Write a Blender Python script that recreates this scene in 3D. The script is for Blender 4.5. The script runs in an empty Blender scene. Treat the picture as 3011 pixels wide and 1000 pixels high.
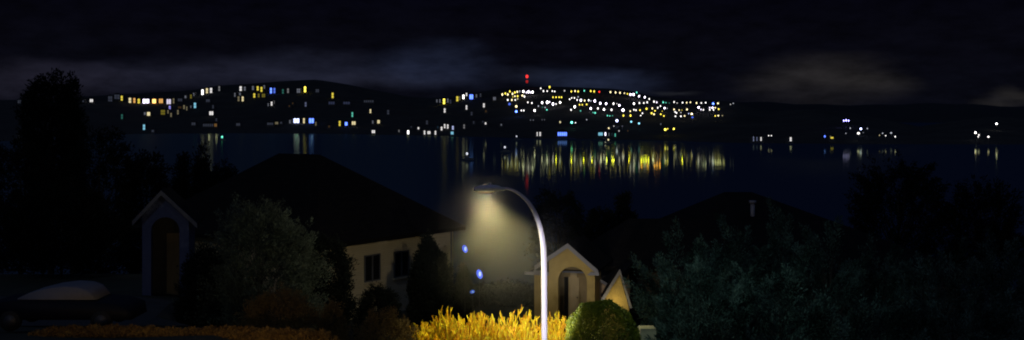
import bpy, math, random
import numpy as np
from mathutils import Vector
random.seed(7); rng = np.random.default_rng(7)
sc = bpy.context.scene; COL = sc.collection
F = 3228.0; CX = 1505.5; HY = 335.0; H = 22.0      # focal length in photo pixels, horizon row, eye height above the lake

def P(X, Y, D):                                     # photo pixel + distance -> point in the place
    return Vector(((X-CX)/F*D, D, H-(Y-HY)/F*D))
def interp(x, pts):
    return float(np.interp(x, [p[0] for p in pts], [p[1] for p in pts]))
def smooth(a, b, x):
    t = min(1, max(0, (x-a)/(b-a))); return t*t*(3-2*t)

# ------------------------------------------------------------------ materials
def mat(name, base=(.5,.5,.5), rough=.7, metallic=0, emit=None, estr=0, var=0, vscale=4, bump=0, bscale=30, spec=.5, ramp=None, island=False, stretch=None, islw=.6):
    m = bpy.data.materials.new(name); m.use_nodes = True; nt = m.node_tree; N = nt.nodes; L = nt.links
    b = N['Principled BSDF']
    b.inputs['Base Color'].default_value = (*base, 1); b.inputs['Roughness'].default_value = rough
    b.inputs['Metallic'].default_value = metallic; b.inputs['Specular IOR Level'].default_value = spec
    tc = N.new('ShaderNodeTexCoord'); src = tc.outputs['Object']
    if stretch:
        mp = N.new('ShaderNodeMapping'); mp.inputs['Scale'].default_value = stretch; L.new(src, mp.inputs[0]); src = mp.outputs[0]
    if var or ramp:
        n = N.new('ShaderNodeTexNoise'); n.inputs['Scale'].default_value = vscale; n.inputs['Detail'].default_value = 5
        L.new(src, n.inputs['Vector']); fac = n.outputs['Fac']
        if island:
            g = N.new('ShaderNodeNewGeometry'); mx = N.new('ShaderNodeMath'); mx.operation = 'MULTIPLY_ADD'
            mx.inputs[1].default_value = islw; L.new(g.outputs['Random Per Island'], mx.inputs[0])
            m2 = N.new('ShaderNodeMath'); m2.operation = 'MULTIPLY'; m2.inputs[1].default_value = 1-islw; L.new(fac, m2.inputs[0])
            L.new(m2.outputs[0], mx.inputs[2]); fac = mx.outputs[0]
        r = N.new('ShaderNodeValToRGB'); L.new(fac, r.inputs[0])
        if not ramp:
            ramp = [(.25, tuple(c*(1-var) for c in base)), (.75, tuple(min(1, c*(1+var)) for c in base))]
        while len(r.color_ramp.elements) < len(ramp): r.color_ramp.elements.new(.5)
        for e, (p, c) in zip(r.color_ramp.elements, ramp): e.position = p; e.color = (*c, 1)
        L.new(r.outputs[0], b.inputs['Base Color'])
    if bump:
        n2 = N.new('ShaderNodeTexNoise'); n2.inputs['Scale'].default_value = bscale; n2.inputs['Detail'].default_value = 6; L.new(src, n2.inputs['Vector'])
        bp = N.new('ShaderNodeBump'); bp.inputs['Strength'].default_value = bump; bp.inputs['Distance'].default_value = .05
        L.new(n2.outputs['Fac'], bp.inputs['Height']); L.new(bp.outputs[0], b.inputs['Normal'])
    if emit:
        b.inputs['Emission Color'].default_value = (*emit, 1); b.inputs['Emission Strength'].default_value = estr
    return m

def bricks(name, c1, c2, mortar, scale, rough=.85, bump=.3, rowh=.25, width=.5):
    m = mat(name, c1, rough, spec=.12); nt = m.node_tree; N = nt.nodes; L = nt.links; b = N['Principled BSDF']
    tc = N.new('ShaderNodeTexCoord'); mp = N.new('ShaderNodeMapping'); mp.inputs['Rotation'].default_value = (math.pi/2, 0, 0)
    L.new(tc.outputs['Object'], mp.inputs[0])
    br = N.new('ShaderNodeTexBrick'); br.inputs['Scale'].default_value = scale
    br.inputs['Color1'].default_value = (*c1, 1); br.inputs['Color2'].default_value = (*c2, 1); br.inputs['Mortar'].default_value = (*mortar, 1)
    br.inputs['Mortar Size'].default_value = .015; br.inputs['Row Height'].default_value = rowh; br.inputs['Brick Width'].default_value = width
    L.new(mp.outputs[0], br.inputs['Vector']); L.new(br.outputs['Color'], b.inputs['Base Color'])
    bp = N.new('ShaderNodeBump'); bp.inputs['Strength'].default_value = bump; bp.inputs['Distance'].default_value = .02
    L.new(br.outputs['Color'], bp.inputs['Height']); L.new(bp.outputs[0], b.inputs['Normal'])
    return m

M = {}
M['ground'] = mat('ground', (.03,.035,.02), .95, var=.4, vscale=.6, bump=.6, bscale=6)
M['hill'] = mat('hill', (.034,.032,.024), .95, var=.5, vscale=.03, bump=.8, bscale=.2)
M['mountain'] = mat('mountain', (.012,.013,.014), .95, var=.3, vscale=.01)
M['asphalt'] = mat('asphalt', (.05,.05,.05), .9, var=.2, vscale=3, bump=.3, bscale=40)
M['roof'] = bricks('roof_shingles', (.014,.012,.010), (.009,.008,.007), (.005,.005,.005), 1.6)
M['far_roof'] = mat('far_roof', (.05,.045,.045), .9, var=.3, vscale=1)
M['far_wall'] = mat('far_wall', (.16,.15,.14), .9, var=.2, vscale=.6)
M['cream'] = bricks('cream_siding', (.62,.53,.34), (.57,.49,.31), (.46,.39,.25), 1.5, rowh=.14, width=4, bump=.5)
M['ochre'] = mat('ochre_stucco', (.46,.33,.105), .9, var=.16, vscale=2.2, bump=.4, bscale=18)
M['blue_wall'] = mat('slate_stucco', (.085,.105,.20), .9, var=.15, vscale=2, bump=.4, bscale=18)
M['trim'] = mat('painted_trim', (.21,.205,.21), .55, var=.06, vscale=5)
M['dim_trim'] = mat('blue_grey_trim', (.11,.12,.15), .6, var=.15, vscale=5)  # darker, bluer tone than the painted trim
M['door'] = mat('beige_door', (.46,.36,.19), .7, var=.1, vscale=3, stretch=(6,6,.5))
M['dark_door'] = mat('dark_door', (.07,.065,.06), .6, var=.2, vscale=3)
M['glass'] = mat('window_glass', (.012,.013,.016), .08, spec=.6)
M['frame'] = mat('window_frame', (.10,.10,.10), .5)
M['pole'] = mat('white_painted_pole', (.80,.76,.92), .42, var=.04, vscale=3, stretch=(4,4,.4))
M['lamp_metal'] = mat('lamp_housing', (.62,.66,.78), .55, metallic=0, var=.1, vscale=6)
M['lens'] = mat('lamp_lens', (.8,.8,.7), .3, emit=(1,.88,.50), estr=.22)
M['bark'] = mat('bark', (.05,.04,.03), .95, var=.3, vscale=8, bump=.6, bscale=20)
M['far_metal'] = mat('far_metal', (.1,.1,.1), .6)
M['yellow_twig'] = mat('golden_twigs', (.7,.45,.03), .55, ramp=[(.15,(.50,.20,.006)), (.34,(.82,.42,.006)), (.54,(.90,.62,.008)), (.74,(.92,.80,.03)), (.95,(.72,.74,.02))], vscale=5, island=True)
M['box_leaf'] = mat('boxwood_leaf', (.1,.16,.02), .5, ramp=[(.3,(.08,.13,.008)), (.5,(.19,.22,.012)), (.7,(.32,.31,.02))], vscale=1.4, island=True, islw=.25)
M['conifer'] = mat('blue_green_needles', (.05,.09,.08), .9, spec=.08, ramp=[(.38,(.010,.022,.017)), (.50,(.05,.09,.075)), (.62,(.15,.23,.19))], vscale=1.1, island=True, islw=.16)
M['dark_leaf'] = mat('dark_needles', (.010,.014,.012), .9, spec=.05, ramp=[(.2,(.005,.007,.006)), (.8,(.017,.022,.018))], vscale=1.2, island=True)
M['olive'] = mat('olive_leaf', (.06,.07,.045), .7, ramp=[(.36,(.022,.032,.024)), (.52,(.065,.09,.062)), (.66,(.11,.15,.11))], vscale=1.3, island=True, islw=.22)
M['brown_leaf'] = mat('rusty_leaf', (.16,.10,.03), .8, ramp=[(.2,(.09,.055,.018)), (.6,(.17,.105,.03)), (.9,(.22,.16,.05))], vscale=1.6, island=True)
M['amber_leaf'] = mat('amber_leaf', (.35,.2,.04), .8, ramp=[(.2,(.07,.035,.012)), (.5,(.24,.13,.03)), (.8,(.36,.23,.06))], vscale=2.2, island=True, islw=.3)
M['car_paint'] = mat('silver_paint', (.22,.215,.24), .8, var=.06, vscale=3)
M['car_dark'] = mat('shaded_car_paint', (.006,.007,.014), .6, spec=.2)  # shade on the car body put into a near-black paint
M['car_glass'] = mat('car_glass', (.02,.02,.025), .06)
M['rubber'] = mat('tyre_rubber', (.02,.02,.02), .9)
M['rim'] = mat('wheel_rim', (.06,.06,.065), .5)
M['stone'] = mat('pale_cabinet', (.55,.52,.34), .7, var=.12, vscale=4, bump=.2)
M['hull'] = mat('boat_hull', (.3,.3,.3), .5)

PAL = dict(w=(1,.96,.93), l=(.88,.80,1), c=(1,.84,.45), y=(1,.80,.08), o=(1,.50,.13), b=(.10,.20,1), n=(.55,.62,1), k=(.25,.65,.85), t=(.12,.68,.50), v=(.35,.32,1), r=(1,.03,.02), g=(.72,.75,.85))
PNAME = dict(w='white', l='lavender white', c='cream', y='yellow', o='orange', b='blue', n='bluish white', k='pale cyan', t='teal', v='violet', r='red', g='grey white')
BN = {0:'faint', 1:'dim', 2:'bright', 3:'brilliant'}
_em = {}
def emat(c, s):
    k = (c, s)
    if k not in _em:
        _em[k] = mat('glow_%s' % PNAME[c].replace(' ','_'), PAL[c], .5, emit=PAL[c], estr=s)
    return _em[k]

# ------------------------------------------------------------------ mesh helpers
class MB:
    def __init__(s): s.v = []; s.f = []; s.sm = []
    def add(s, vs, fs, smooth=False):
        o = len(s.v); s.v += [tuple(v) for v in vs]; s.f += [tuple(i+o for i in f) for f in fs]; s.sm += [smooth]*len(fs); return s
    def box(s, lo, hi, ax=None, org=(0,0,0)):
        x0,y0,z0 = lo; x1,y1,z1 = hi
        vs = [Vector(p) for p in ((x0,y0,z0),(x1,y0,z0),(x1,y1,z0),(x0,y1,z0),(x0,y0,z1),(x1,y0,z1),(x1,y1,z1),(x0,y1,z1))]
        if ax: vs = [ax(*p) for p in vs]
        return s.add(vs, [(0,3,2,1),(4,5,6,7),(0,1,5,4),(1,2,6,5),(2,3,7,6),(3,0,4,7)])
    def prism(s, poly, d0, d1, ax, smooth=False):   # poly in (a,z); extruded along b
        n = len(poly); vs = [ax(a, d0, z) for a, z in poly]+[ax(a, d1, z) for a, z in poly]
        s.add(vs, [tuple(range(n)), tuple(range(2*n-1, n-1, -1))])
        s.add(vs, [(i, i+n, (i+1)%n+n, (i+1)%n) for i in range(n)], smooth); return s
    def tube(s, pts, rs, n=10, cap=True):
        pts = [Vector(p) for p in pts]; vs = []; fs = []; up = Vector((0,1,0.01))
        for i, p in enumerate(pts):
            t = (pts[min(i+1, len(pts)-1)]-pts[max(i-1, 0)]).normalized()
            a = t.cross(up);
            if a.length < 1e-3: a = t.cross(Vector((1,0,0)))
            a.normalize(); b = t.cross(a); r = rs[i] if hasattr(rs, '__len__') else rs
            for k in range(n):
                w = 2*math.pi*k/n; vs.append(p+a*(r*math.cos(w))+b*(r*math.sin(w)))
        for i in range(len(pts)-1):
            for k in range(n): fs.append((i*n+k, i*n+(k+1)%n, (i+1)*n+(k+1)%n, (i+1)*n+k))
        if cap: fs += [tuple(range(n-1, -1, -1)), tuple((len(pts)-1)*n+k for k in range(n))]
        return s.add(vs, fs, True)
    def ball(s, c, r, nu=14, nv=8):
        c = Vector(c); rx, ry, rz = r if hasattr(r, '__len__') else (r, r, r); vs = []; fs = []
        for j in range(nv+1):
            ph = math.pi*j/nv
            for i in range(nu):
                th = 2*math.pi*i/nu
                vs.append(c+Vector((rx*math.sin(ph)*math.cos(th), ry*math.sin(ph)*math.sin(th), rz*math.cos(ph))))
        for j in range(nv):
            for i in range(nu): fs.append((j*nu+i, (j+1)*nu+i, (j+1)*nu+(i+1)%nu, j*nu+(i+1)%nu))
        return s.add(vs, fs, True)

def build(name, mb, m, parent=None):
    me = bpy.data.meshes.new(name); off = Vector((0,0,0))
    if parent is not None: off = root_loc(parent)
    vs = [tuple(Vector(v)-off) for v in mb.v]
    me.from_pydata(vs, [], mb.f); me.materials.append(m)
    me.polygons.foreach_set('use_smooth', mb.sm); me.update()
    o = bpy.data.objects.new(name, me); COL.objects.link(o)
    if parent is not None: o.parent = parent
    return o
def root_loc(o):
    v = Vector(o.location)
    while o.parent: o = o.parent; v += o.location
    return v
def thing(name, loc, label, cat, group=None):
    o = bpy.data.objects.new(name, None); COL.objects.link(o); o.location = loc; o.empty_display_size = .3
    return tag(o, label, cat, group)
def tag(o, label=None, cat=None, group=None, kind=None):
    for k, v in (('label', label), ('category', cat), ('group', group), ('kind', kind)):
        if v: o[k] = v
    return o
def quads(name, V, m, parent=None):                 # V: (n,4,3) world coordinates
    off = np.array(root_loc(parent)) if parent is not None else np.zeros(3)
    n = len(V); me = bpy.data.meshes.new(name); me.vertices.add(4*n)
    me.vertices.foreach_set('co', (V-off).reshape(-1).astype(np.float32)); me.loops.add(4*n)
    me.loops.foreach_set('vertex_index', np.arange(4*n, dtype=np.int32)); me.polygons.add(n)
    me.polygons.foreach_set('loop_start', np.arange(0, 4*n, 4, dtype=np.int32)); me.polygons.foreach_set('loop_total', np.full(n, 4, np.int32))
    me.update(calc_edges=True); me.materials.append(m)
    o = bpy.data.objects.new(name, me); COL.objects.link(o)
    if parent is not None: o.parent = parent
    return o
def norm(a): return a/np.maximum(np.linalg.norm(a, axis=1, keepdims=True), 1e-9)
def leaves(pos, dr, ln, wd):                         # diamond leaves
    n = len(pos); dr = norm(dr); r = norm(np.cross(dr, rng.normal(size=(n,3))))
    ln = ln*rng.uniform(.6,1.3,(n,1)); wd = wd*rng.uniform(.6,1.3,(n,1))
    return np.stack([pos, pos+dr*ln*.5+r*wd*.5, pos+dr*ln, pos+dr*ln*.45-r*wd*.5], 1)

def crown(c, rad, env, nclump, per, clen, crad, lsz, up=.6, lw=.45, inner=.45):
    """clumps of leaves spread through an envelope standing on c; env: 'round','cone','column','dome'"""
    c = np.array(c, float); rx, ry, h = rad; cen = []; out = []
    while len(cen) < nclump:
        t = rng.uniform(0, 1); a = rng.uniform(0, 2*math.pi); q = rng.uniform(inner, 1)**.6
        if env == 'cone': w = (1-t)**.8*(.85+.15*math.sin(t*28))+.03
        elif env == 'column': w = math.sin(math.pi*min(1, .12+t*.95))**.6 if t < .5 else max(.04, (1-((t-.5)/.5)**1.9))
        elif env == 'dome': w = math.sqrt(max(0, 1-t*t))
        else: w = math.sqrt(max(0, 1-(2*t-1)**2))**.8
        if rng.uniform() > w**.7+.08: continue
        lump = 1+.16*math.sin(a*3+t*9+c[0])+.1*math.sin(a*5-t*14+c[1])
        p = np.array([math.cos(a)*rx*w*q*lump, math.sin(a)*ry*w*q*lump, h*t*(1+.05*math.sin(a*4+c[0]))])
        cen.append(c+p); d = np.array([p[0]/rx, p[1]/ry, .15]); d /= np.linalg.norm(d)+1e-6
        out.append(d*(1-up)+np.array([0,0,up])+rng.normal(size=3)*.18)
    cen = np.array(cen); out = norm(np.array(out))
    s = rng.uniform(0, 1, (nclump, per, 1))
    jit = rng.normal(size=(nclump, per, 3))*crad*(1-.75*s)
    sz = rng.uniform(.6, 1.35, (nclump, 1, 1))
    pos = cen[:,None]+out[:,None]*s*clen*sz+jit*sz
    dr = out[:,None]*1.0+norm(jit.reshape(-1,3)).reshape(jit.shape)*.7
    return leaves(pos.reshape(-1,3), dr.reshape(-1,3), lsz, lsz*lw), cen

def tree(name, label, cat, X, top, D, wpx, env, m, group=None, nclump=260, per=46, clen=.55, crad=.13, lsz=.11, up=.6, base=None, ry=None, trunk_h=.12, lw=.45, crown_name='crown', inner=.4, dx=0):
    x = (X-CX)/F*D; g = ground(x, D) if base is None else base; zt = H-(top-HY)/F*D; h = zt-g
    t = thing(name, (x, D, g), label, cat, group); r = wpx/F*D/2
    ch = h*(1-trunk_h)-clen*.5
    V, cen = crown((x+dx, D, g+h*trunk_h), (r*.9, (ry or r*.9), ch), env, nclump, per, clen, crad, lsz, up, lw=lw, inner=inner)
    quads(crown_name, V, m, t)
    mb = MB(); top_p = Vector((x, D, g+h*.8)); tr = max(.05, h*.018)
    mb.tube([(x, D, g-.2), (x+.03*h*.3, D, g+h*.35), tuple(top_p)], [tr, tr*.7, tr*.2], 8)
    for k in range(0, len(cen), max(1, len(cen)//26)):
        p = Vector(cen[k]); zb = g+max(.1*h, min(.75*h, (p.z-g)*.55)); b = Vector((x, D, zb))
        mb.tube([b, (b+p)/2+Vector((0,0,-.03*h)), p], [tr*.42, tr*.26, tr*.1], 5)
    build('trunk', mb, M['bark'], t)
    return t

# ------------------------------------------------------------------ near ground, lake, far terrain
ZG = [(-60,1.0),(0,-3.6),(20,-5.9),(30,-7.2),(34,-7.8),(38,-8.4),(45,-9.5),(50,-10.1),(66,-10.6),(80,-13),(130,-22.6),(170,-25)]
def ground(x, y):
    z = H+interp(y, ZG)
    b = smooth(-5.0, -9, x)*(1-smooth(40, 46, y))*.95*smooth(10, 26, y) + smooth(-11.5, -14, x)*smooth(40, 45, y)*(1-smooth(56, 70, y))*2.0
    return z+b
def grid(name, xs, ys, zf, m):
    V = []; nx = len(xs)
    for y in ys:
        for x in xs: V.append((x, y, zf(x, y)))
    fs = [(j*nx+i, j*nx+i+1, (j+1)*nx+i+1, (j+1)*nx+i) for j in range(len(ys)-1) for i in range(nx-1)]
    mb = MB(); mb.add(V, fs, True); return build(name, mb, m)
xs = [-400,-250,-160,-110,-80]+list(np.arange(-60, 61, 1.5))+[80,110,160,250,400]
ys = list(np.arange(-60, 0, 10))+list(np.arange(0, 72, 1.5))+list(np.arange(72, 175, 6))
tag(grid('ground', xs, ys, lambda x, y: ground(x, y)+.05*math.sin(x*.9)*math.sin(y*.7), M['ground']), kind='structure')

# far shore: for each direction a shore distance, a ridge distance and a ridge height
YW = [(-900,418),(60,415),(200,402),(400,394),(700,392),(1000,394),(1300,400),(1580,407),(1900,412),(2150,420),(2500,424),(3011,425),(3900,425)]
YR = [(-900,300),(0,294),(150,292),(210,286),(370,277),(560,266),(640,252),(740,246),(840,238),(930,234),(1010,246),(1100,264),(1200,284),(1260,288),(1320,286),(1400,272),(1480,260),(1550,255),(1650,255),(1800,261),(1860,268),(1920,284),(2000,291),(2100,294),(2160,300),(2240,326),(2400,322),(2490,330),(2600,352),(2700,372),(2850,350),(2930,342),(3011,350),(3900,350)]
def shoreD(X): return H*F/(interp(X, YW)-HY)
def ridgeD(X): return shoreD(X)+interp(X, [(-900,650),(1200,650),(1600,620),(2100,480),(2400,330),(3900,300)])
def prof(X, t):                                    # t 0 shore .. 1 ridge -> distance, row
    D = shoreD(X)+(ridgeD(X)-shoreD(X))*t
    yw, yr = interp(X, YW), interp(X, YR)
    e = t**1.05
    return D, yw+(yr-yw)*e
def hill_pt(X, t):
    D, Y = prof(X, t); return P(X, Y, D)
Xs = list(np.arange(-900, 3920, 24)); ts = list(np.linspace(0, 1, 26))
mb = MB(); V = []; nT = len(ts)+4
for X in Xs:
    p0 = hill_pt(X, 0); V.append((p0.x*.93, p0.y*.93, -6))
    for t in ts:
        p = hill_pt(X, t); bump = (math.sin(X*.021+t*7)+math.sin(X*.05-t*19))*1.1*math.sin(math.pi*t)
        V.append((p.x, p.y, p.z+bump*.5))
    p = hill_pt(X, 1)
    for k, dz in ((1.08, -.12), (1.3, -.6), (1.7, -1.0)): V.append((p.x*k, p.y*k, p.z+dz*p.z if dz > -1 else -6))
fs = [(i*nT+j, (i+1)*nT+j, (i+1)*nT+j+1, i*nT+j+1) for i in range(len(Xs)-1) for j in range(nT-1)]
mb.add(V, fs, True); tag(build('hills', mb, M['hill']), kind='structure')
# mountains far behind
MR = [(-1500,300),(-300,290),(200,296),(600,300),(1200,300),(1700,300),(2000,296),(2200,300),(2350,308),(2600,306),(2750,306),(3011,312),(3500,290),(4500,280)]
mb = MB(); V = []
Xs2 = list(np.arange(-1500, 4500, 40))
for X in Xs2:
    y = interp(X, MR)+2.5*math.sin(X*.013)+1.5*math.sin(X*.041)
    for (D, e) in ((2700, 0), (3100, .45), (3600, .9), (3900, 1), (4300, .8), (5200, 0)):
        p = P(X, y, D if e < 1 else 3900); zt = P(X, y, 3900).z
        V.append((p.x, D, -6+(zt+6)*e))
fs = [(i*6+j, (i+1)*6+j, (i+1)*6+j+1, i*6+j+1) for i in range(len(Xs2)-1) for j in range(5)]
mb.add(V, fs, True); tag(build('mountains', mb, M['mountain']), kind='structure')

# lake
m = bpy.data.materials.new('lake_water'); m.use_nodes = True; N = m.node_tree.nodes; L = m.node_tree.links
N.remove(N['Principled BSDF']); gl = N.new('ShaderNodeBsdfGlossy'); df = N.new('ShaderNodeBsdfDiffuse'); ad = N.new('ShaderNodeAddShader')
df.inputs['Color'].default_value = (.028,.053,.112,1); gl.inputs['Color'].default_value = (.165,.185,.10,1)  # streak yellow is put into the gloss tint, reflected sky into the navy diffuse
L.new(df.outputs[0], ad.inputs[0]); L.new(gl.outputs[0], ad.inputs[1]); L.new(ad.outputs[0], N['Material Output'].inputs['Surface'])
tc = N.new('ShaderNodeTexCoord'); mp = N.new('ShaderNodeMapping'); mp.inputs['Scale'].default_value = (.05,.14,1); L.new(tc.outputs['Object'], mp.inputs[0])
n1 = N.new('ShaderNodeTexNoise'); n1.inputs['Scale'].default_value = 1; n1.inputs['Detail'].default_value = 3; L.new(mp.outputs[0], n1.inputs['Vector'])
bp = N.new('ShaderNodeBump'); bp.inputs['Strength'].default_value = .09; bp.inputs['Distance'].default_value = .2; L.new(n1.outputs['Fac'], bp.inputs['Height']); L.new(bp.outputs[0], gl.inputs['Normal'])
# the open left arm of the lake is ruffled by wind, the bay under the town lies calm
sx = N.new('ShaderNodeSeparateXYZ'); L.new(tc.outputs['Object'], sx.inputs[0])
dvd = N.new('ShaderNodeMath'); dvd.operation = 'DIVIDE'; L.new(sx.outputs[0], dvd.inputs[0]); L.new(sx.outputs[1], dvd.inputs[1])
mr = N.new('ShaderNodeMapRange'); mr.interpolation_type = 'SMOOTHSTEP'; L.new(dvd.outputs[0], mr.inputs['Value'])
mr.inputs['From Min'].default_value = -.10; mr.inputs['From Max'].default_value = -.02; mr.inputs['To Min'].default_value = .32; mr.inputs['To Max'].default_value = .048
rg = mr.outputs[0]
for cpos, hw_, dd_ in ((-.2745, .012, .18), (-.189, .012, .20)):        # two calm slicks in the wind-ruffled arm
    a1 = N.new('ShaderNodeMath'); a1.operation = 'SUBTRACT'; L.new(dvd.outputs[0], a1.inputs[0]); a1.inputs[1].default_value = cpos
    a2 = N.new('ShaderNodeMath'); a2.operation = 'ABSOLUTE'; L.new(a1.outputs[0], a2.inputs[0])
    a3 = N.new('ShaderNodeMapRange'); a3.interpolation_type = 'SMOOTHSTEP'; L.new(a2.outputs[0], a3.inputs['Value']); a3.inputs['From Min'].default_value = hw_*1.6; a3.inputs['From Max'].default_value = hw_*.5; a3.inputs['To Max'].default_value = dd_
    a4 = N.new('ShaderNodeMath'); a4.operation = 'SUBTRACT'; L.new(rg, a4.inputs[0]); L.new(a3.outputs[0], a4.inputs[1]); rg = a4.outputs[0]
L.new(rg, gl.inputs['Roughness'])
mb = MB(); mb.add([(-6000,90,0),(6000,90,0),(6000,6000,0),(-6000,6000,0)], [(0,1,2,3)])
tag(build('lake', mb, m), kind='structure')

# ------------------------------------------------------------------ far town: houses and street lamps
def place(X, Y, h):                                # foot on the hillside so that something h above it stands at pixel X,Y
    lo, hi = 0.0, 1.0
    for _ in range(30):
        t = (lo+hi)/2; D, Yt = prof(X, t)
        if Yt-h*F/D > Y: lo = t
        else: hi = t
    p = hill_pt(X, lo); return p
_pro = {}
def proto_mesh(key, fn, m):
    if key not in _pro:
        mb = MB(); fn(mb); me = bpy.data.meshes.new(key[0]); me.from_pydata([tuple(v) for v in mb.v], [], mb.f)
        me.polygons.foreach_set('use_smooth', mb.sm); me.materials.append(m); me.update(); _pro[key] = me
    return _pro[key]
def child(name, me, parent, loc=(0,0,0)):
    o = bpy.data.objects.new(name, me); COL.objects.link(o); o.parent = parent; o.location = loc; return o
idax = lambda a, b, c: Vector((a, b, c))
def ord_(n):
    w = ['first','second','third','fourth','fifth','sixth','seventh','eighth','ninth','tenth','eleventh','twelfth','thirteenth','fourteenth','fifteenth','sixteenth','seventeenth','eighteenth','nineteenth']
    if n <= 19: return w[n-1]
    tens = {2:'twenty',3:'thirty',4:'forty'}[n//10]
    return tens+'-'+w[n % 10-1] if n % 10 else {2:'twentieth',3:'thirtieth',4:'fortieth'}[n//10]
HB = {0:.022, 1:.14, 2:.85, 3:3.0}
def far_house(X, Y, w, h, c, br, sty):
    D0 = prof(X, .5)[0]; hh = 3.2; p = place(X, Y, hh)
    D = p.y; ww = w*(.68 if sty == 'v' else .82)/F*D; wh = h*.86/F*D
    t = thing('house', p, None, None)
    W = max(4.5, ww+1.6); T = max(hh+wh/2+.7, 4.2); dp = 6.0
    k = (round(W, 1), round(T, 1))
    child('wall', proto_mesh(('wall', k), lambda b: b.box((-W/2,-dp/2,-6),(W/2,dp/2,T)), M['far_wall']), t)
    child('roof', proto_mesh(('roof', k), lambda b: b.prism([(-W/2-.4,T),(W/2+.4,T),(0,T+W*.14+.5)], -dp/2-.4, dp/2+.4, idax), M['far_roof']), t)
    em = emat(c, HB[br])
    nx, nz = {'v':(1,2), 't':(2,2), 's':(1,1), 'h':(2,1), 'q':(3,2), 'r':(5,1), 'x':(3,1)}[sty]
    cw, chh = ww/nx, wh/nz
    for i in range(nx):
        for j in range(nz):
            cx = -ww/2+cw*(i+.5); cz = hh-wh/2+chh*(j+.5); a, q = cw*(.41 if nx < 4 else .31), chh*.43
            key = ('window', round(a, 2), round(q, 2), c, br)
            child('window', proto_mesh(key, lambda b: b.box((-a,-.06,-q),(a,0,q)), em), t, (cx, -dp/2-.01, cz))
    return t
def far_lamp(X, Y, w, h, c, br, sty):
    hp = 5.5; p = place(X, Y, hp); D = p.y
    t = thing('street_lamp', p, None, None); r = max(.32, .5*w/F*D*.52); rz = r*min(1.6, max(.8, h/max(w, 1)))
    child('pole', proto_mesh(('pole',), lambda b: b.tube([(0,0,-1),(0,0,hp+.2)], [.12,.08], 6), M['far_metal']), t)
    r = round(r, 1); rz = round(rz, 1)
    child('lamp', proto_mesh(('lamp', r, rz, c, br), lambda b: b.ball((0,0,0), (r, r, rz), 8, 6), emat(c, {0:.16,1:.8,2:2.4,3:7}[br])), t, (0,-.2,hp))
    return t

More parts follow.
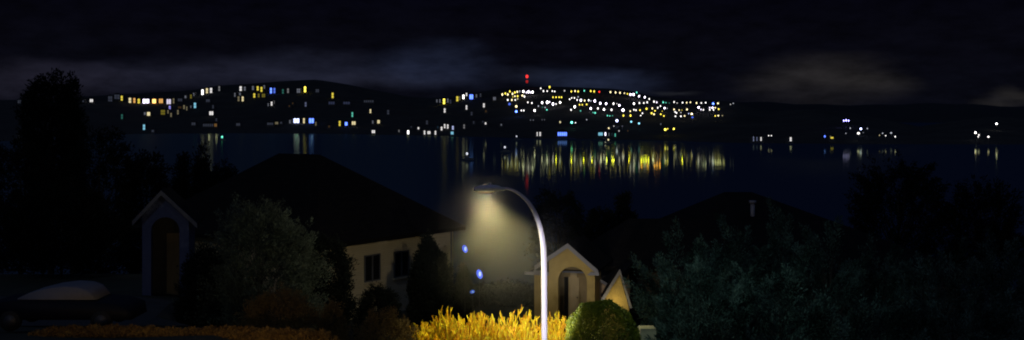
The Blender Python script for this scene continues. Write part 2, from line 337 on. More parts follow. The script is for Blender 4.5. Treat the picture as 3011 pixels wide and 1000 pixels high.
# region: (kind, phrase, group, [(X,Y,w,h,colour,brightness,style)...])
TOWN = [
('house', 'on the far left shore', 'houses on the far left shore', [(60,299,12,12,'g',0,'h'),(61,408,6,12,'g',1,'v'),(74,406,7,14,'g',1,'v'),(98,403,8,18,'w',1,'v'),(119,404,6,12,'k',0,'v')]),
('house', 'along the left hilltop terrace', 'houses along the left hilltop', [
 (206,288,11,17,'y',2,'v'),(247,296,7,12,'g',0,'v'),(271,296,12,11,'w',2,'h'),(326,292,15,22,'g',0,'t'),(346,285,20,16,'g',0,'t'),(360,290,9,20,'y',2,'v'),
 (384,296,12,20,'c',2,'v'),(397,296,10,18,'o',2,'v'),(410,298,11,18,'y',2,'v'),(431,298,24,17,'l',3,'h'),(455,298,15,17,'o',3,'s'),(475,297,15,17,'o',2,'h'),(498,299,16,19,'l',2,'h'),(501,317,9,14,'v',2,'v'),(512,297,8,18,'c',1,'v'),
 (531,294,16,10,'g',0,'h'),(547,285,7,10,'g',1,'s'),(563,284,8,14,'y',1,'v'),(571,278,7,11,'g',1,'v'),(597,272,10,20,'w',3,'v'),(610,268,10,20,'c',2,'v'),(622,267,11,20,'w',2,'v'),(646,261,8,18,'w',1,'v'),
 (709,261,11,17,'w',2,'v'),(721,261,9,14,'g',1,'v'),(745,259,9,14,'g',1,'v'),(759,260,9,15,'y',2,'v'),(770,263,9,17,'y',2,'v'),(778,256,8,12,'g',1,'v'),
 (798,267,9,20,'b',3,'v'),(808,267,9,20,'b',2,'v'),(833,269,8,16,'t',1,'v'),(848,267,8,16,'w',1,'v'),(879,267,13,15,'g',1,'t'),(898,263,9,20,'y',3,'v'),(934,267,12,12,'g',0,'h'),(979,281,9,20,'y',2,'v')]),
('house', 'on the left hillside below the terrace', 'houses below the left hilltop', [
 (428,334,7,10,'g',1,'s'),(439,335,13,14,'c',2,'s'),(361,343,8,17,'t',1,'v'),(426,374,10,19,'k',2,'v'),(481,331,15,19,'y',1,'q'),(496,329,6,12,'c',1,'v'),(505,338,7,14,'c',1,'v'),(525,330,7,16,'c',1,'v'),(543,315,8,14,'c',1,'v'),(530,316,12,8,'o',0,'h'),(551,319,5,14,'c',1,'v'),(563,314,5,8,'g',1,'v'),(575,310,11,19,'k',2,'v'),
 (692,279,6,14,'g',1,'v'),(707,277,8,10,'g',1,'v'),(703,291,9,18,'c',1,'v'),(715,291,9,17,'c',2,'v'),(749,281,9,15,'y',2,'v'),(762,281,8,13,'y',1,'v'),(776,281,12,12,'y',1,'t'),
 (790,308,5,10,'g',1,'v'),(800,305,8,14,'w',2,'v'),(807,301,5,11,'w',1,'v'),(852,312,5,6,'o',0,'s'),(862,304,5,6,'o',0,'s'),(900,307,8,16,'n',1,'v'),(976,303,22,10,'n',0,'x'),(1020,303,24,9,'n',0,'x'),(1085,298,36,8,'g',0,'r'),
 (613,296,14,10,'g',0,'h'),(628,314,7,12,'g',0,'v'),(623,333,15,14,'w',2,'h'),(571,364,14,10,'g',0,'h'),(1037,337,7,17,'t',2,'v'),(1090,327,7,14,'c',2,'v'),(1142,330,9,16,'g',0,'v')]),
('house', 'along the left lakeshore', 'houses along the left lakeshore', [
 (452,405,8,8,'g',0,'h'),(614,368,38,10,'g',0,'r'),(634,368,14,12,'o',1,'x'),(638,352,6,10,'g',0,'v'),(702,366,14,10,'g',0,'h'),(796,364,22,8,'g',0,'x'),(813,362,16,9,'c',1,'x'),(828,361,8,7,'g',0,'s'),(854,358,7,12,'g',1,'v'),(873,355,21,17,'n',3,'h'),(895,355,8,18,'c',2,'v'),(917,355,18,18,'b',3,'h'),(930,364,6,13,'c',1,'v'),
 (969,372,6,8,'o',0,'s'),(1000,363,8,18,'y',2,'v'),(1019,364,10,13,'b',3,'s'),(1041,362,14,13,'c',2,'h'),(1097,359,6,11,'g',1,'v'),(1114,358,9,13,'c',2,'h'),(1099,393,12,11,'w',2,'h')]),
('house', 'along the shore of the saddle', 'houses by the shore between the hills', [
 (1174,385,5,8,'w',1,'v'),(1201,391,9,13,'w',3,'v'),(1210,373,4,5,'g',0,'s'),(1231,377,6,8,'w',2,'s'),(1249,394,7,14,'w',2,'v'),(1262,394,11,11,'w',2,'h'),(1281,394,7,14,'w',2,'v'),
 (1299,378,8,13,'w',2,'v'),(1308,371,7,15,'w',2,'v'),(1317,372,7,15,'w',2,'v'),(1332,376,8,14,'n',2,'v'),(1330,394,10,11,'k',2,'h'),(1288,374,4,8,'k',0,'v'),(1256,360,8,14,'g',0,'v'),(1365,372,7,15,'w',1,'v'),(1393,360,5,9,'g',0,'v'),(1428,363,6,8,'w',2,'s'),(1420,358,5,6,'g',0,'s'),(1474,367,5,7,'g',1,'s')]),
('house', 'on the low rise between the two hills', 'houses on the rise between the hills', [
 (1285,297,6,10,'g',1,'v'),(1294,297,6,12,'g',1,'v'),(1306,299,9,21,'y',3,'v'),(1317,296,7,14,'g',1,'v'),(1325,299,7,14,'g',0,'v'),(1345,291,10,18,'y',2,'v'),(1352,289,5,14,'c',1,'v'),(1363,285,9,15,'w',3,'v'),(1372,278,7,11,'w',2,'v'),(1386,285,13,18,'b',3,'h'),(1401,282,6,11,'g',1,'v'),(1413,280,7,12,'g',0,'v'),(1454,290,10,12,'g',1,'h'),(1308,325,8,15,'w',2,'v'),(1372,316,7,15,'w',2,'v'),(1423,310,8,14,'w',2,'v'),(1429,327,6,8,'o',0,'s'),(1387,334,7,12,'g',0,'v')]),
('street_lamp', 'in the crowded left end of town', 'lamps at the left end of the central town', [
 (1477,278,8,15,'c',2,0),(1486,275,7,12,'y',2,0),(1493,278,8,12,'c',2,0),(1499,269,7,13,'y',2,0),(1507,276,8,12,'c',2,0),(1514,272,7,14,'y',2,0),(1521,270,7,11,'c',2,0),(1514,283,6,12,'c',2,0),(1522,283,7,13,'y',2,0),(1508,285,6,8,'y',1,0),(1493,294,8,10,'w',2,0),(1505,294,7,11,'c',2,0),(1515,294,6,9,'w',2,0),(1522,291,6,11,'c',1,0),
 (1536,281,8,11,'c',2,0),(1542,284,8,11,'w',2,0),(1528,269,6,10,'g',1,0),(1539,269,8,14,'w',3,0),(1548,272,8,10,'l',2,0),(1554,270,9,14,'l',3,0),(1560,272,7,11,'l',2,0),(1566,271,9,13,'w',3,0),(1498,306,13,14,'b',1,0),(1518,313,12,13,'c',2,0),(1518,328,12,13,'b',3,0),(1533,325,6,11,'w',2,0),(1540,325,6,10,'w',2,0)]),
('street_lamp', 'on the slope below the red beacon', 'lamps on the slope below the red beacon', [
 (1552,301,6,9,'w',2,0),(1564,303,6,10,'w',2,0),(1572,325,9,13,'w',3,0),(1583,312,6,8,'g',1,0),(1594,302,8,13,'w',3,0),(1609,301,10,17,'w',3,0),(1616,300,6,9,'l',2,0),(1626,306,9,19,'l',3,0),(1635,306,6,8,'w',2,0),(1647,301,9,10,'w',3,0),(1608,323,8,7,'t',2,0),(1595,315,8,8,'t',0,0),(1603,316,6,8,'g',1,0),
 (1626,286,6,9,'y',2,0),(1635,286,6,9,'y',2,0),(1644,286,6,9,'y',2,0),(1651,286,6,10,'y',2,0)]),
('street_lamp', 'in the row along the central ridge', 'lamps along the central ridge', [
 (1590,260,6,9,'w',2,0),(1598,268,7,10,'w',2,0),(1609,268,6,8,'w',2,0),(1616,256,8,13,'y',2,0),(1624,268,6,8,'w',2,0),(1631,269,6,8,'w',2,0),(1660,267,7,8,'w',1,0),(1680,269,7,12,'y',2,0),(1691,268,7,12,'c',2,0),(1700,269,8,10,'y',2,0),(1718,267,6,13,'t',2,0),(1737,268,7,12,'y',2,0),(1747,269,7,12,'y',2,0),(1762,270,9,9,'r',2,0),
 (1795,271,7,12,'c',2,0),(1810,272,7,11,'c',2,0),(1823,273,7,11,'c',2,0),(1836,274,5,7,'c',2,0),(1845,276,5,11,'y',2,0),(1854,278,9,12,'l',3,0),(1863,278,9,13,'l',3,0),(1872,272,7,10,'t',2,0),(1879,283,7,10,'l',3,0),(1896,286,7,11,'l',3,0),(1909,291,6,9,'w',2,0)]),
('street_lamp', 'in the white row sloping down mid hill', 'lamps sloping down the middle of the hill', [
 (1675,292,6,9,'w',2,0),(1681,288,5,7,'w',2,0),(1689,288,6,8,'w',2,0),(1700,285,6,8,'g',1,0),(1697,294,6,12,'w',2,0),(1708,295,9,14,'l',3,0),(1719,296,7,12,'c',2,0),(1731,295,7,12,'w',2,0),(1737,297,6,8,'g',1,0),(1749,297,9,14,'l',3,0),(1765,304,9,13,'l',3,0),(1782,305,9,12,'l',3,0),(1804,305,9,13,'w',2,0),(1814,305,5,12,'w',1,0),(1821,310,9,12,'l',3,0),(1832,324,13,15,'l',3,0),
 (1704,308,7,8,'y',2,0),(1712,308,6,8,'y',2,0),(1725,307,8,9,'y',2,0),(1690,314,9,14,'w',3,0),(1679,323,7,10,'w',2,0),(1707,326,8,9,'t',1,0),(1737,319,9,14,'l',3,0),(1758,319,8,12,'w',2,0),(1776,322,9,11,'w',3,0),(1798,323,9,12,'w',2,0),(1744,331,6,8,'t',1,0),(1750,332,8,9,'t',2,0),(1786,340,5,9,'t',2,0),(1793,341,4,7,'t',2,0),(1801,340,4,7,'t',1,0),(1833,340,8,11,'y',2,0),(1854,340,9,12,'y',2,0)]),
('street_lamp', 'in the long level row toward the headland', 'lamps in the level row toward the headland', [
 (1864,305,8,11,'w',3,0),(1880,303,7,10,'w',2,0),(1893,303,7,9,'w',2,0),(1903,301,7,11,'w',2,0),(1923,299,7,11,'w',2,0),(1931,301,7,9,'l',2,0),(1950,301,7,10,'t',2,0),(1958,302,8,8,'t',1,0),(1968,303,8,7,'t',0,0),(1982,300,6,11,'w',2,0),(1991,303,7,6,'w',1,0),(2007,302,7,9,'w',2,0),(2019,302,6,9,'c',2,0),(2030,301,6,9,'c',2,0),(2048,303,7,10,'c',2,0),(2062,303,6,8,'w',2,0),(2075,302,7,8,'w',2,0),(2097,305,10,11,'b',3,0),(2111,304,9,9,'c',2,0),(2148,307,5,6,'w',1,0),(2156,304,5,6,'g',1,0)]),
('street_lamp', 'on the right part of the slope', 'lamps scattered on the right slope', [
 (1853,327,6,8,'c',2,0),(1864,323,6,9,'w',2,0),(1870,324,6,9,'w',2,0),(1882,324,7,9,'y',2,0),(1901,320,10,11,'y',2,0),(1918,319,7,11,'c',2,0),(1926,326,7,7,'y',2,0),(1916,333,9,10,'y',2,0),(1923,336,8,9,'c',2,0),(1934,317,6,10,'w',2,0),(1942,312,6,9,'w',2,0),(1954,318,8,9,'l',3,0),(1961,319,5,6,'g',1,0),(1947,327,5,6,'y',1,0),(1943,336,7,9,'y',2,0),(1952,341,8,8,'y',2,0),(1889,333,6,8,'w',2,0),(1884,340,5,8,'w',2,0),
 (1982,322,7,9,'c',2,0),(1985,329,6,8,'w',2,0),(1989,332,7,8,'w',2,0),(1986,342,8,8,'w',2,0),(1997,324,5,7,'c',2,0),(2005,324,5,5,'y',1,0),(2002,331,5,6,'w',1,0),(2002,342,8,9,'w',2,0),(2013,341,7,8,'c',2,0),(2020,322,8,10,'c',2,0),(2025,334,4,6,'n',2,0),(2034,335,9,9,'c',3,0),(2036,345,12,8,'b',1,0),
 (2054,316,10,10,'l',3,0),(2061,322,6,8,'l',2,0),(2068,323,6,8,'w',2,0),(2087,317,6,9,'l',2,0),(2087,323,6,8,'w',2,0),(2095,317,7,9,'l',3,0),(2098,323,6,8,'w',2,0),(2103,317,6,7,'c',2,0),(2113,321,8,8,'y',2,0),(2103,341,6,8,'y',2,0),(2112,340,8,8,'c',2,0),(2124,340,5,4,'c',1,0)]),
('street_lamp', 'low on the dark central hill', 'lamps on the dark lower central slope', [
 (1560,353,5,8,'g',0,0),(1568,353,5,8,'g',0,0),(1594,352,4,10,'g',0,0),(1601,352,4,7,'g',0,0),(1647,359,9,12,'c',1,0),(1681,360,11,11,'t',3,0),(1692,361,5,7,'w',2,0),(1725,352,6,7,'g',1,0),(1814,355,13,14,'n',3,0),(1856,358,9,10,'k',2,0),(1879,363,10,9,'k',2,0),(1943,365,6,9,'g',0,0),(1805,371,5,6,'w',1,0),(1830,371,5,6,'g',0,0),(1790,377,6,9,'c',2,0),(1820,385,6,6,'w',1,0),(1846,385,4,4,'o',0,0),(1956,381,9,12,'y',3,0),(1963,379,5,9,'y',2,0),(1981,379,7,9,'y',3,0)]),
('house', 'on the central waterfront', 'buildings on the central waterfront', [
 (1580,394,7,14,'w',2,'v'),(1588,394,7,14,'w',2,'v'),(1653,394,34,14,'b',3,'r'),(1765,394,16,12,'k',2,'x'),(1781,394,10,13,'l',3,'s'),(1790,395,5,11,'g',1,'v'),(1800,396,5,11,'k',2,'v'),(1808,397,5,11,'t',2,'v')]),
('house', 'on the low dark right headland', 'houses on the right headland', [
 (2215,412,8,17,'n',2,'v'),(2223,412,5,14,'n',1,'v'),(2235,413,6,13,'w',2,'v'),(2322,411,9,14,'w',2,'v'),(2443,405,12,6,'y',2,'s')]),
('street_lamp', 'along the low dark right shore', 'lamps along the right shore', [
 (2260,399,5,6,'w',2,0),(2268,399,5,6,'w',2,0),(2425,407,9,12,'b',2,0),(2442,412,8,4,'c',0,0),(2481,355,6,10,'v',3,0),(2488,354,7,12,'v',3,0),(2495,355,6,10,'v',3,0),(2500,377,5,8,'g',1,0),(2487,392,5,6,'g',1,0),(2531,379,11,11,'n',3,0),(2524,392,14,8,'w',2,0),(2538,390,7,4,'g',0,0),(2550,378,6,7,'g',1,0),(2586,398,5,6,'c',1,0),(2595,392,7,4,'g',1,0),(2604,399,6,5,'w',2,0),(2620,391,10,5,'g',1,0),(2632,405,7,8,'w',2,0),
 (2868,390,10,10,'w',3,0),(2878,397,8,7,'w',2,0),(2876,415,7,5,'w',2,0),(2930,364,10,9,'w',3,0),(2906,414,11,8,'w',2,0)]),
]
for kind, phrase, grp, items in TOWN:
    items = sorted(items); cnt = {}; seen = {}
    for it in items: cnt[(it[4], it[5])] = cnt.get((it[4], it[5]), 0)+1
    for it in items:
        k = (it[4], it[5]); seen[k] = seen.get(k, 0)+1
        o = (far_house if kind == 'house' else far_lamp)(*it)
        adj = BN[it[5]]+' '+PNAME[it[4]]; noun = 'house' if kind == 'house' else 'lamp'
        if noun == 'house': adj = BN[it[5]]+' '+PNAME[it[4]]+' lit' if len(PNAME[it[4]].split()) == 1 else adj
        pre = '%s %s %s' % (adj, noun, phrase) if cnt[k] == 1 else '%s %s %s from left, %s' % (ord_(seen[k]), adj, noun, phrase)
        tag(o, pre, 'house' if kind == 'house' else 'street lamp', grp)

# radio mast with red beacons
D = ridgeD(1549); b0 = hill_pt(1549, .97); D = b0.y
t = thing('radio_mast', b0, 'tall lattice mast with two stacked red beacons above the central town', 'mast')
mb = MB(); zt = P(1549, 224, D).z; x = (1549-CX)/F*D
for k in range(3):
    a = 2*math.pi*k/3; mb.tube([(x+1.2*math.cos(a), D+1.2*math.sin(a), b0.z-1), (x+.2*math.cos(a), D+.2*math.sin(a), zt-.5)], [.1,.06], 5)
for j in range(9):
    f0 = j/9; f1 = (j+1)/9
    for k in range(3):
        a = 2*math.pi*k/3; a2 = 2*math.pi*(k+1)/3; r0 = 1.2-f0; r1 = 1.2-f1; z0 = b0.z+(zt-b0.z)*f0; z1 = b0.z+(zt-b0.z)*f1
        mb.tube([(x+r0*math.cos(a), D+r0*math.sin(a), z0), (x+r1*math.cos(a2), D+r1*math.sin(a2), z1)], .05, 4)
build('lattice', mb, M['far_metal'], t)
for (Y, r, s) in ((225, 1.9, 5), (240, 1.8, 1.0)):
    p = P(1549.5, Y, D-1.5); mb = MB(); mb.ball(p, (r, r, r*1.25), 10, 8); build('beacon', mb, mat('beacon_glow', (1,.1,.1), .5, emit=(1,.035,.03), estr=s*.36), t)

# boats at anchor
for (X, Y, c, br, lab) in ((654,403,'t',2,'small anchored boat with teal lamp off the left shore'), (1375,452,'g',1,'small boat with dim white lamp alone in mid lake'), (1486,433,'g',1,'small boat with dim lamp left of the golden reflections'), (1520,401,'g',1,'small boat with faint lamp close to the central shore'), (1790,411,'c',1,'small boat with cream lamp off the central waterfront')):
    hl = 3.0; D = (H-hl)*F/(Y-HY); p = P(X, Y, D); t = thing('boat', (p.x, D, 0), lab, 'boat', 'boats at anchor on the dark lake')
    ax = lambda a, b, z: Vector((p.x+a, D+b, z))
    mb = MB(); n = 9; vs = []
    for i in range(n+1):
        s = i/n; w = .95*math.sin(math.pi*min(1, s*.55+.42))**.8*(1 if s < .95 else .3); xx = -3+6*s
        vs += [ax(xx, -w, .75+.3*s*s), ax(xx, -w*.6, -.2), ax(xx, w*.6, -.2), ax(xx, w, .75+.3*s*s)]
    fs = [(i*4+j, (i+1)*4+j, (i+1)*4+(j+1)%4, i*4+(j+1)%4) for i in range(n) for j in range(4)]+[(0,1,2,3), (n*4+3,n*4+2,n*4+1,n*4)]
    mb.add(vs, fs, False); build('hull', mb, M['hull'], t)
    mb = MB(); mb.prism([(-1.4,.8),(1.0,.8),(.5,1.7),(-1.2,1.8)], -.6, .6, ax); build('cabin', mb, M['hull'], t)
    mb = MB(); mb.tube([ax(-.3,0,1.7), ax(-.3,0,hl)], .05, 6); build('mast', mb, M['far_metal'], t)
    mb = MB(); r = {2:.75, 1:.5}[br]; mb.ball(ax(-.3,0,hl), (r, r, r*1.3), 10, 8); build('lamp', mb, emat(c, 1.2 if br == 1 else 2.2), t)

# ------------------------------------------------------------------ left house
def frame_ax(o, e1, e2): return lambda a, b, z: Vector((o[0]+e1[0]*a+e2[0]*b, o[1]+e1[1]*a+e2[1]*b, z))
U = (.594,.805); Vv = (-.805,.594); NC = (-9.29, 52.0)
ax = frame_ax(NC, U, Vv)                              # a along right side (away), b to the left
zE = H-6.25; zR = H-2.22; LU, LV = 11.3, 14.6
hl = thing('house', (NC[0], NC[1], ground(*NC)), 'cream house with broad dark hipped roof left of the street lamp', 'house')
mb = MB(); mb.box((.5,.5,zE-6.5), (LU-.5,LV-.5,zE-.02), ax); build('wall', mb, M['cream'], hl)
mb = MB(); q = LU/2
rv = [ax(0,0,zE), ax(LU,0,zE), ax(LU,LV,zE), ax(0,LV,zE), ax(q,q,zR), ax(q,LV-q,zR)]
dn = [v-Vector((0,0,.2)) for v in rv[:4]]
mb.add(rv+dn, [(0,1,4),(1,2,5,4),(2,3,5),(3,0,4,5),(0,6,7,1),(1,7,8,2),(2,8,9,3),(3,9,6,0),(6,9,8,7)])
rf = build('roof', mb, M['roof'], hl)
def colhit(X, o, e):                                  # where the viewing column X meets a wall line
    k = (X-CX)/F; return (k*o[1]-o[0])/(e[0]-k*e[1])
wo = tuple(ax(0,.5,0))[:2]
for (X0, X1, Yt, Yb) in ((1070,1117,748,827), (1157,1201,738,814)):
    a0, a1 = colhit(X0, wo, U), colhit(X1, wo, U); am = (a0+a1)/2; Dm = wo[1]+U[1]*am
    z1 = H-(Yt-HY)/F*Dm; z0 = H-(Yb-HY)/F*Dm
    mb = MB(); t_ = .07
    mb.box((a0,.44,z0),(a0+t_,.503,z1), ax).box((a1-t_,.44,z0),(a1,.503,z1), ax).box((am-.05,.44,z0+t_),(am+.05,.503,z1-t_), ax)
    mb.box((a0+t_,.44,z0),(a1-t_,.503,z0+t_), ax).box((a0+t_,.44,z1-t_),(a1-t_,.503,z1), ax)
    w = build('window', mb, M['frame'], hl)
    mb = MB(); mb.box((a0+t_,.47,z0+t_),(am-.05,.4985,z1-t_), ax).box((am+.05,.47,z0+t_),(a1-t_,.4985,z1-t_), ax); build('pane', mb, M['glass'], w)
    mb = MB(); mb.box((a0-.06,.38,z0-.09),(a1+.06,.503,z0-.003), ax); build('sill', mb, M['cream'], w)
# corner downpipe and gutter
mb = MB(); mb.tube([ax(LU-.75,.42,zE-.2), ax(LU-.75,.42,zE-4.5)], .05, 8); build('downpipe', mb, M['dim_trim'], hl)

def arch_face(mb, w0, w1, z0, zt_pts, a0, a1, zs, b0, b1, ax, n=18):
    """front wall between w0..w1 with an arched opening a0..a1 springing at zs; zt_pts: list of (a,z) roof line; reveal from b0 to b1"""
    am = (a0+a1)/2; r = (a1-a0)/2; arch = [(am-r*math.cos(math.pi*i/n), zs+r*math.sin(math.pi*i/n)) for i in range(n+1)]
    top = lambda a: interp(a, zt_pts)
    for b in (b0, b1):
        mb.add([ax(w0,b,z0), ax(a0,b,z0), ax(a0,b,top(a0)), ax(w0,b,top(w0))], [(0,1,2,3)])
        mb.add([ax(a1,b,z0), ax(w1,b,z0), ax(w1,b,top(w1)), ax(a1,b,top(a1))], [(0,1,2,3)])
        for i in range(n):
            p, q_ = arch[i], arch[i+1]
            mb.add([ax(p[0],b,p[1]), ax(q_[0],b,q_[1]), ax(q_[0],b,top(q_[0])), ax(p[0],b,top(p[0]))], [(0,1,2,3)])
    pr = [(a0,z0)]+arch+[(a1,z0)]
    for i in range(len(pr)-1):
        p, q_ = pr[i], pr[i+1]; mb.add([ax(p[0],b0,p[1]), ax(p[0],b1,p[1]), ax(q_[0],b1,q_[1]), ax(q_[0],b0,q_[1])], [(0,1,2,3)])
    for w in (w0, w1): mb.add([ax(w,b0,z0), ax(w,b1,z0), ax(w,b1,top(w)), ax(w,b0,top(w))], [(0,1,2,3)])

# left portico (entry of the left house), facing the camera slightly to the right
D = 46.0; pl = lambda X, Y: P(X, Y, D)
o_ = pl(418, 700); e1 = (.985,.17); e2 = (-.17,.985); n_ = math.hypot(*e1); e1 = (e1[0]/n_, e1[1]/n_); e2 = (e2[0]/n_, e2[1]/n_)
axl = frame_ax((o_.x, o_.y), e1, e2); s_ = D/F/.985*1.03
pt = thing('portico', (o_.x+1, o_.y, ground(o_.x+1, o_.y)), 'dim slate blue gabled porch with tall arch at far left', 'porch')
W = 127*s_; a0, a1 = 24*s_, 101*s_; z = lambda Y: H-(Y-HY)/F*46.3
zapex = z(560); zeave = z(640); rl = [(-.3, zeave-.16), (W*.42, zapex), (W+.3, zeave-.16)]
rl = [(0, z(632)), (W*.42, z(566)), (W, z(642))]
mb = MB(); arch_face(mb, 0, W, z(905), rl, a0, a1, z(678), 0, .45, axl); build('front_wall', mb, M['blue_wall'], pt)
mb = MB(); mb.box((0,.452,z(905)),(.12,2.2,z(634)), axl); mb.box((W-.12,.452,z(905)),(W,2.2,z(644)), axl); build('side_wall', mb, M['blue_wall'], pt)
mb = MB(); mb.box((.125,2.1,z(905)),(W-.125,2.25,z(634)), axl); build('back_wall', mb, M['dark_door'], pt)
def gable(mb, pts, th, b0, b1, ax):
    (a0, z0), (am, zm), (a1, z1) = pts
    for (p, q_) in (((a0,z0),(am,zm)), ((am,zm),(a1,z1))):
        mb.prism([p, q_, (q_[0], q_[1]+th), (p[0], p[1]+th)], b0, b1, ax)
gp = [(-.36, z(632)-.30), (W*.42, z(566)+.012), (W+.36, z(642)-.30)]
mb = MB(); gable(mb, gp, .10, -.22, 2.4, axl); build('roof', mb, M['roof'], pt)
mb = MB(); gable(mb, [(a, zz-.10) for a, zz in gp], .205, -.27, -.222, axl); build('fascia', mb, M['dim_trim'], pt)
mb = MB(); mb.box((W*.38,2.04,z(905)),(W*.66,2.098,z(700)), axl); dr_ = build('door', mb, M['door'], pt)
mb = MB(); mb.ball(axl(W*.62,2.0,z(800)), .04, 8, 6); build('handle', mb, M['rim'], dr_)

# ------------------------------------------------------------------ right house: ochre portico, wings, dark hipped roof
D = 52.0; ph = math.radians(15); e1 = (math.cos(ph), -math.sin(ph)); e2 = (math.sin(ph), math.cos(ph))
o_ = P(1614, 800, D); axr = frame_ax((o_.x, o_.y), e1, e2); z = lambda Y, Dd=51.7: H-(Y-HY)/F*Dd
hr = thing('house', (o_.x, o_.y, ground(o_.x, o_.y)), 'ochre stucco house with arched gabled porch right of the street lamp', 'house')
W = colhit(1749, (o_.x, o_.y), e1); ar0 = colhit(1641, (o_.x, o_.y), e1); ar1 = colhit(1726, (o_.x, o_.y), e1); am = colhit(1667, (o_.x, o_.y), e1)
zb = z(990); rl = [(0, z(770)), (am+.1, z(722)), (W, z(779))]
mb = MB(); arch_face(mb, 0, W, zb, rl, ar0, ar1, z(828), 0, .42, axr, 24); build('front_wall', mb, M['ochre'], hr)
mb = MB(); mb.box((W-.14,.422,zb),(W,1.6,z(781)), axr); mb.box((0,.422,zb),(.14,1.6,z(772)), axr); build('side_wall', mb, M['ochre'], hr)
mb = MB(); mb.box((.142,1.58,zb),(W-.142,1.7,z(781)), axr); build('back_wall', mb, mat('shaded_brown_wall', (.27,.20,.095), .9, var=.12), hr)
gp = [(-.62, z(790)), (am+.1, z(722)+.012), (W+.22, z(797))]
mb = MB(); gable(mb, gp, .12, -.30, 3.5, axr); build('roof', mb, M['roof'], hr)
mb = MB(); gable(mb, [(a, zz-.10) for a, zz in gp], .225, -.35, -.302, axr)
mb.box((-.66,-.348,gp[0][1]-.17),(-.30,-.304,gp[0][1]-.102), axr); mb.prism([(W+.26,gp[2][1]-.12),(W+.26,gp[2][1]+.02),(W-.12,gp[2][1]+.04),(W-.30,gp[2][1]-.12)], -.349, -.305, axr)
build('fascia', mb, M['trim'], hr)
ds = colhit(1672, tuple(axr(0,1.5,0))[:2], e1); de = colhit(1702, tuple(axr(0,1.5,0))[:2], e1)
mb = MB(); mb.box((ds,1.5,zb),(de,1.578,z(818,53)), axr)
for k in range(3): mb.box((ds+.09,1.48,zb+.9+k*.72),(de-.09,1.499,zb+1.45+k*.72), axr)
dr_ = build('door', mb, M['door'], hr); mb = MB(); mb.ball(axr(de-.07,1.45,zb+1.6), .035, 8, 6); build('handle', mb, M['rim'], dr_)
mb = MB(); mb.box((ds-.22,1.5,zb),(ds-.02,1.578,z(818,53)), axr); build('side_window', mb, M['glass'], hr)
mb = MB(); mb.box((.15,.9,z(811)),(W-.15,1.0,z(806)), axr); build('lintel', mb, M['dim_trim'], hr)
# left wing: low wall with eave
a_l = colhit(1571, (o_.x+e2[0]*.9, o_.y+e2[1]*.9), e1)
mb = MB(); mb.box((a_l,.9,zb),(-.003,6,z(806)), axr); build('wing_wall', mb, M['ochre'], hr)
a_e = colhit(1540, (o_.x, o_.y), e1)
mb = MB(); mb.prism([(a_e,z(806,52)),( -.003,z(806,52)),(-.003,z(770,52)),(a_e+.6,z(790,52))], .32, 5, axr)
build('wing_roof', mb, M['roof'], hr)
mb = MB(); mb.box((a_e-.02,.25,z(811,52.2)),(-.003,.317,z(802,52.2)), axr); build('eave_board', mb, M['trim'], hr)
# main roofs and walls
def hip(mb, ax, a0, a1, b0, b1, ze, zr, ra0, ra1, rb):
    v = [ax(a0,b0,ze),ax(a1,b0,ze),ax(a1,b1,ze),ax(a0,b1,ze),ax(ra0,rb,zr),ax(ra1,rb,zr)]; d = [p-Vector((0,0,.2)) for p in v[:4]]
    mb.add(v+d, [(0,1,5,4),(1,2,5),(2,3,4,5),(3,0,4),(0,6,7,1),(1,7,8,2),(2,8,9,3),(3,9,6,0),(6,9,8,7)])
axw = frame_ax((0, 0), (1,0), (0,1))
xa = lambda X, D: (X-CX)/F*D
ze = H-7.6
mb = MB(); hip(mb, axw, xa(1770,56), xa(2050,56)+2, 54.6, 65, ze, H-5.72, xa(1850,60), xa(2100,60), 60)
build('side_roof', mb, M['roof'], hr)
mb = MB(); hip(mb, axw, xa(1930,57), xa(2790,57), 53.5, 72, ze-.15, H-4.52, xa(2125,64), xa(2205,64), 63.5)
build('main_roof', mb, M['roof'], hr)
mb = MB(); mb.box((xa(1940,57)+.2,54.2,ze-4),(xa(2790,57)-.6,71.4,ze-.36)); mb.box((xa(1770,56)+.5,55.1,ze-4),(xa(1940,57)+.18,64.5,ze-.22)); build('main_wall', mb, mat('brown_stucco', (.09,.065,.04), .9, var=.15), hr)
# vent pipe on the main roof
p0 = P(2213, 640, 60.2)
mb = MB(); pz = P(2213, 592, 60.2).z; mb.tube([(p0.x,60.2,p0.z-.4),(p0.x,60.2,pz-.1)], .12, 10); mb.tube([(p0.x,60.2,pz-.1),(p0.x,60.2,pz+.04)], [.2,.2], 10); build('vent_pipe', mb, mat('vent_metal', (.30,.30,.36), .5, var=.2, vscale=6), hr)
# small steep gable in front, with its lamp
D = 47.5; ag = frame_ax((P(1773,0,D).x, D), (1,.0), (0,1)); k = D/F
wg = 79*k; ga = 50*k; zf0 = H-(888-HY)*k; zf1 = H-(908-HY)*k; za = H-(806-HY)*k
gt = thing('gable_porch', (P(1812,0,D).x, D, ground(P(1812,0,D).x, D)), 'small steep white-edged gable glowing yellow above the clipped bush', 'porch')
gp = [(0, zf0), (ga, za), (wg, zf1)]
mb = MB(); mb.prism([(.03,zf0-2.4),(wg-.03,zf0-2.4),(wg-.03,zf1+.02),(ga,za-.05),(.03,zf0+.02)], .12, 1.0, ag); build('wall', mb, M['ochre'], gt)
mb = MB()
for (p, q_, th) in ((gp[0], gp[1], .13), (gp[1], gp[2], .11)):
    nx, nz = -(q_[1]-p[1]), q_[0]-p[0]; l_ = math.hypot(nx, nz); nx, nz = nx/l_*th, nz/l_*th
    mb.prism([p, q_, (q_[0], q_[1]+.22) if q_ is gp[1] else (q_[0]+nx, q_[1]+nz), (p[0]+nx, p[1]+nz) if p is gp[0] else (p[0], p[1]+.22)], 0, .08, ag)
build('fascia', mb, M['trim'], gt)
mb = MB()
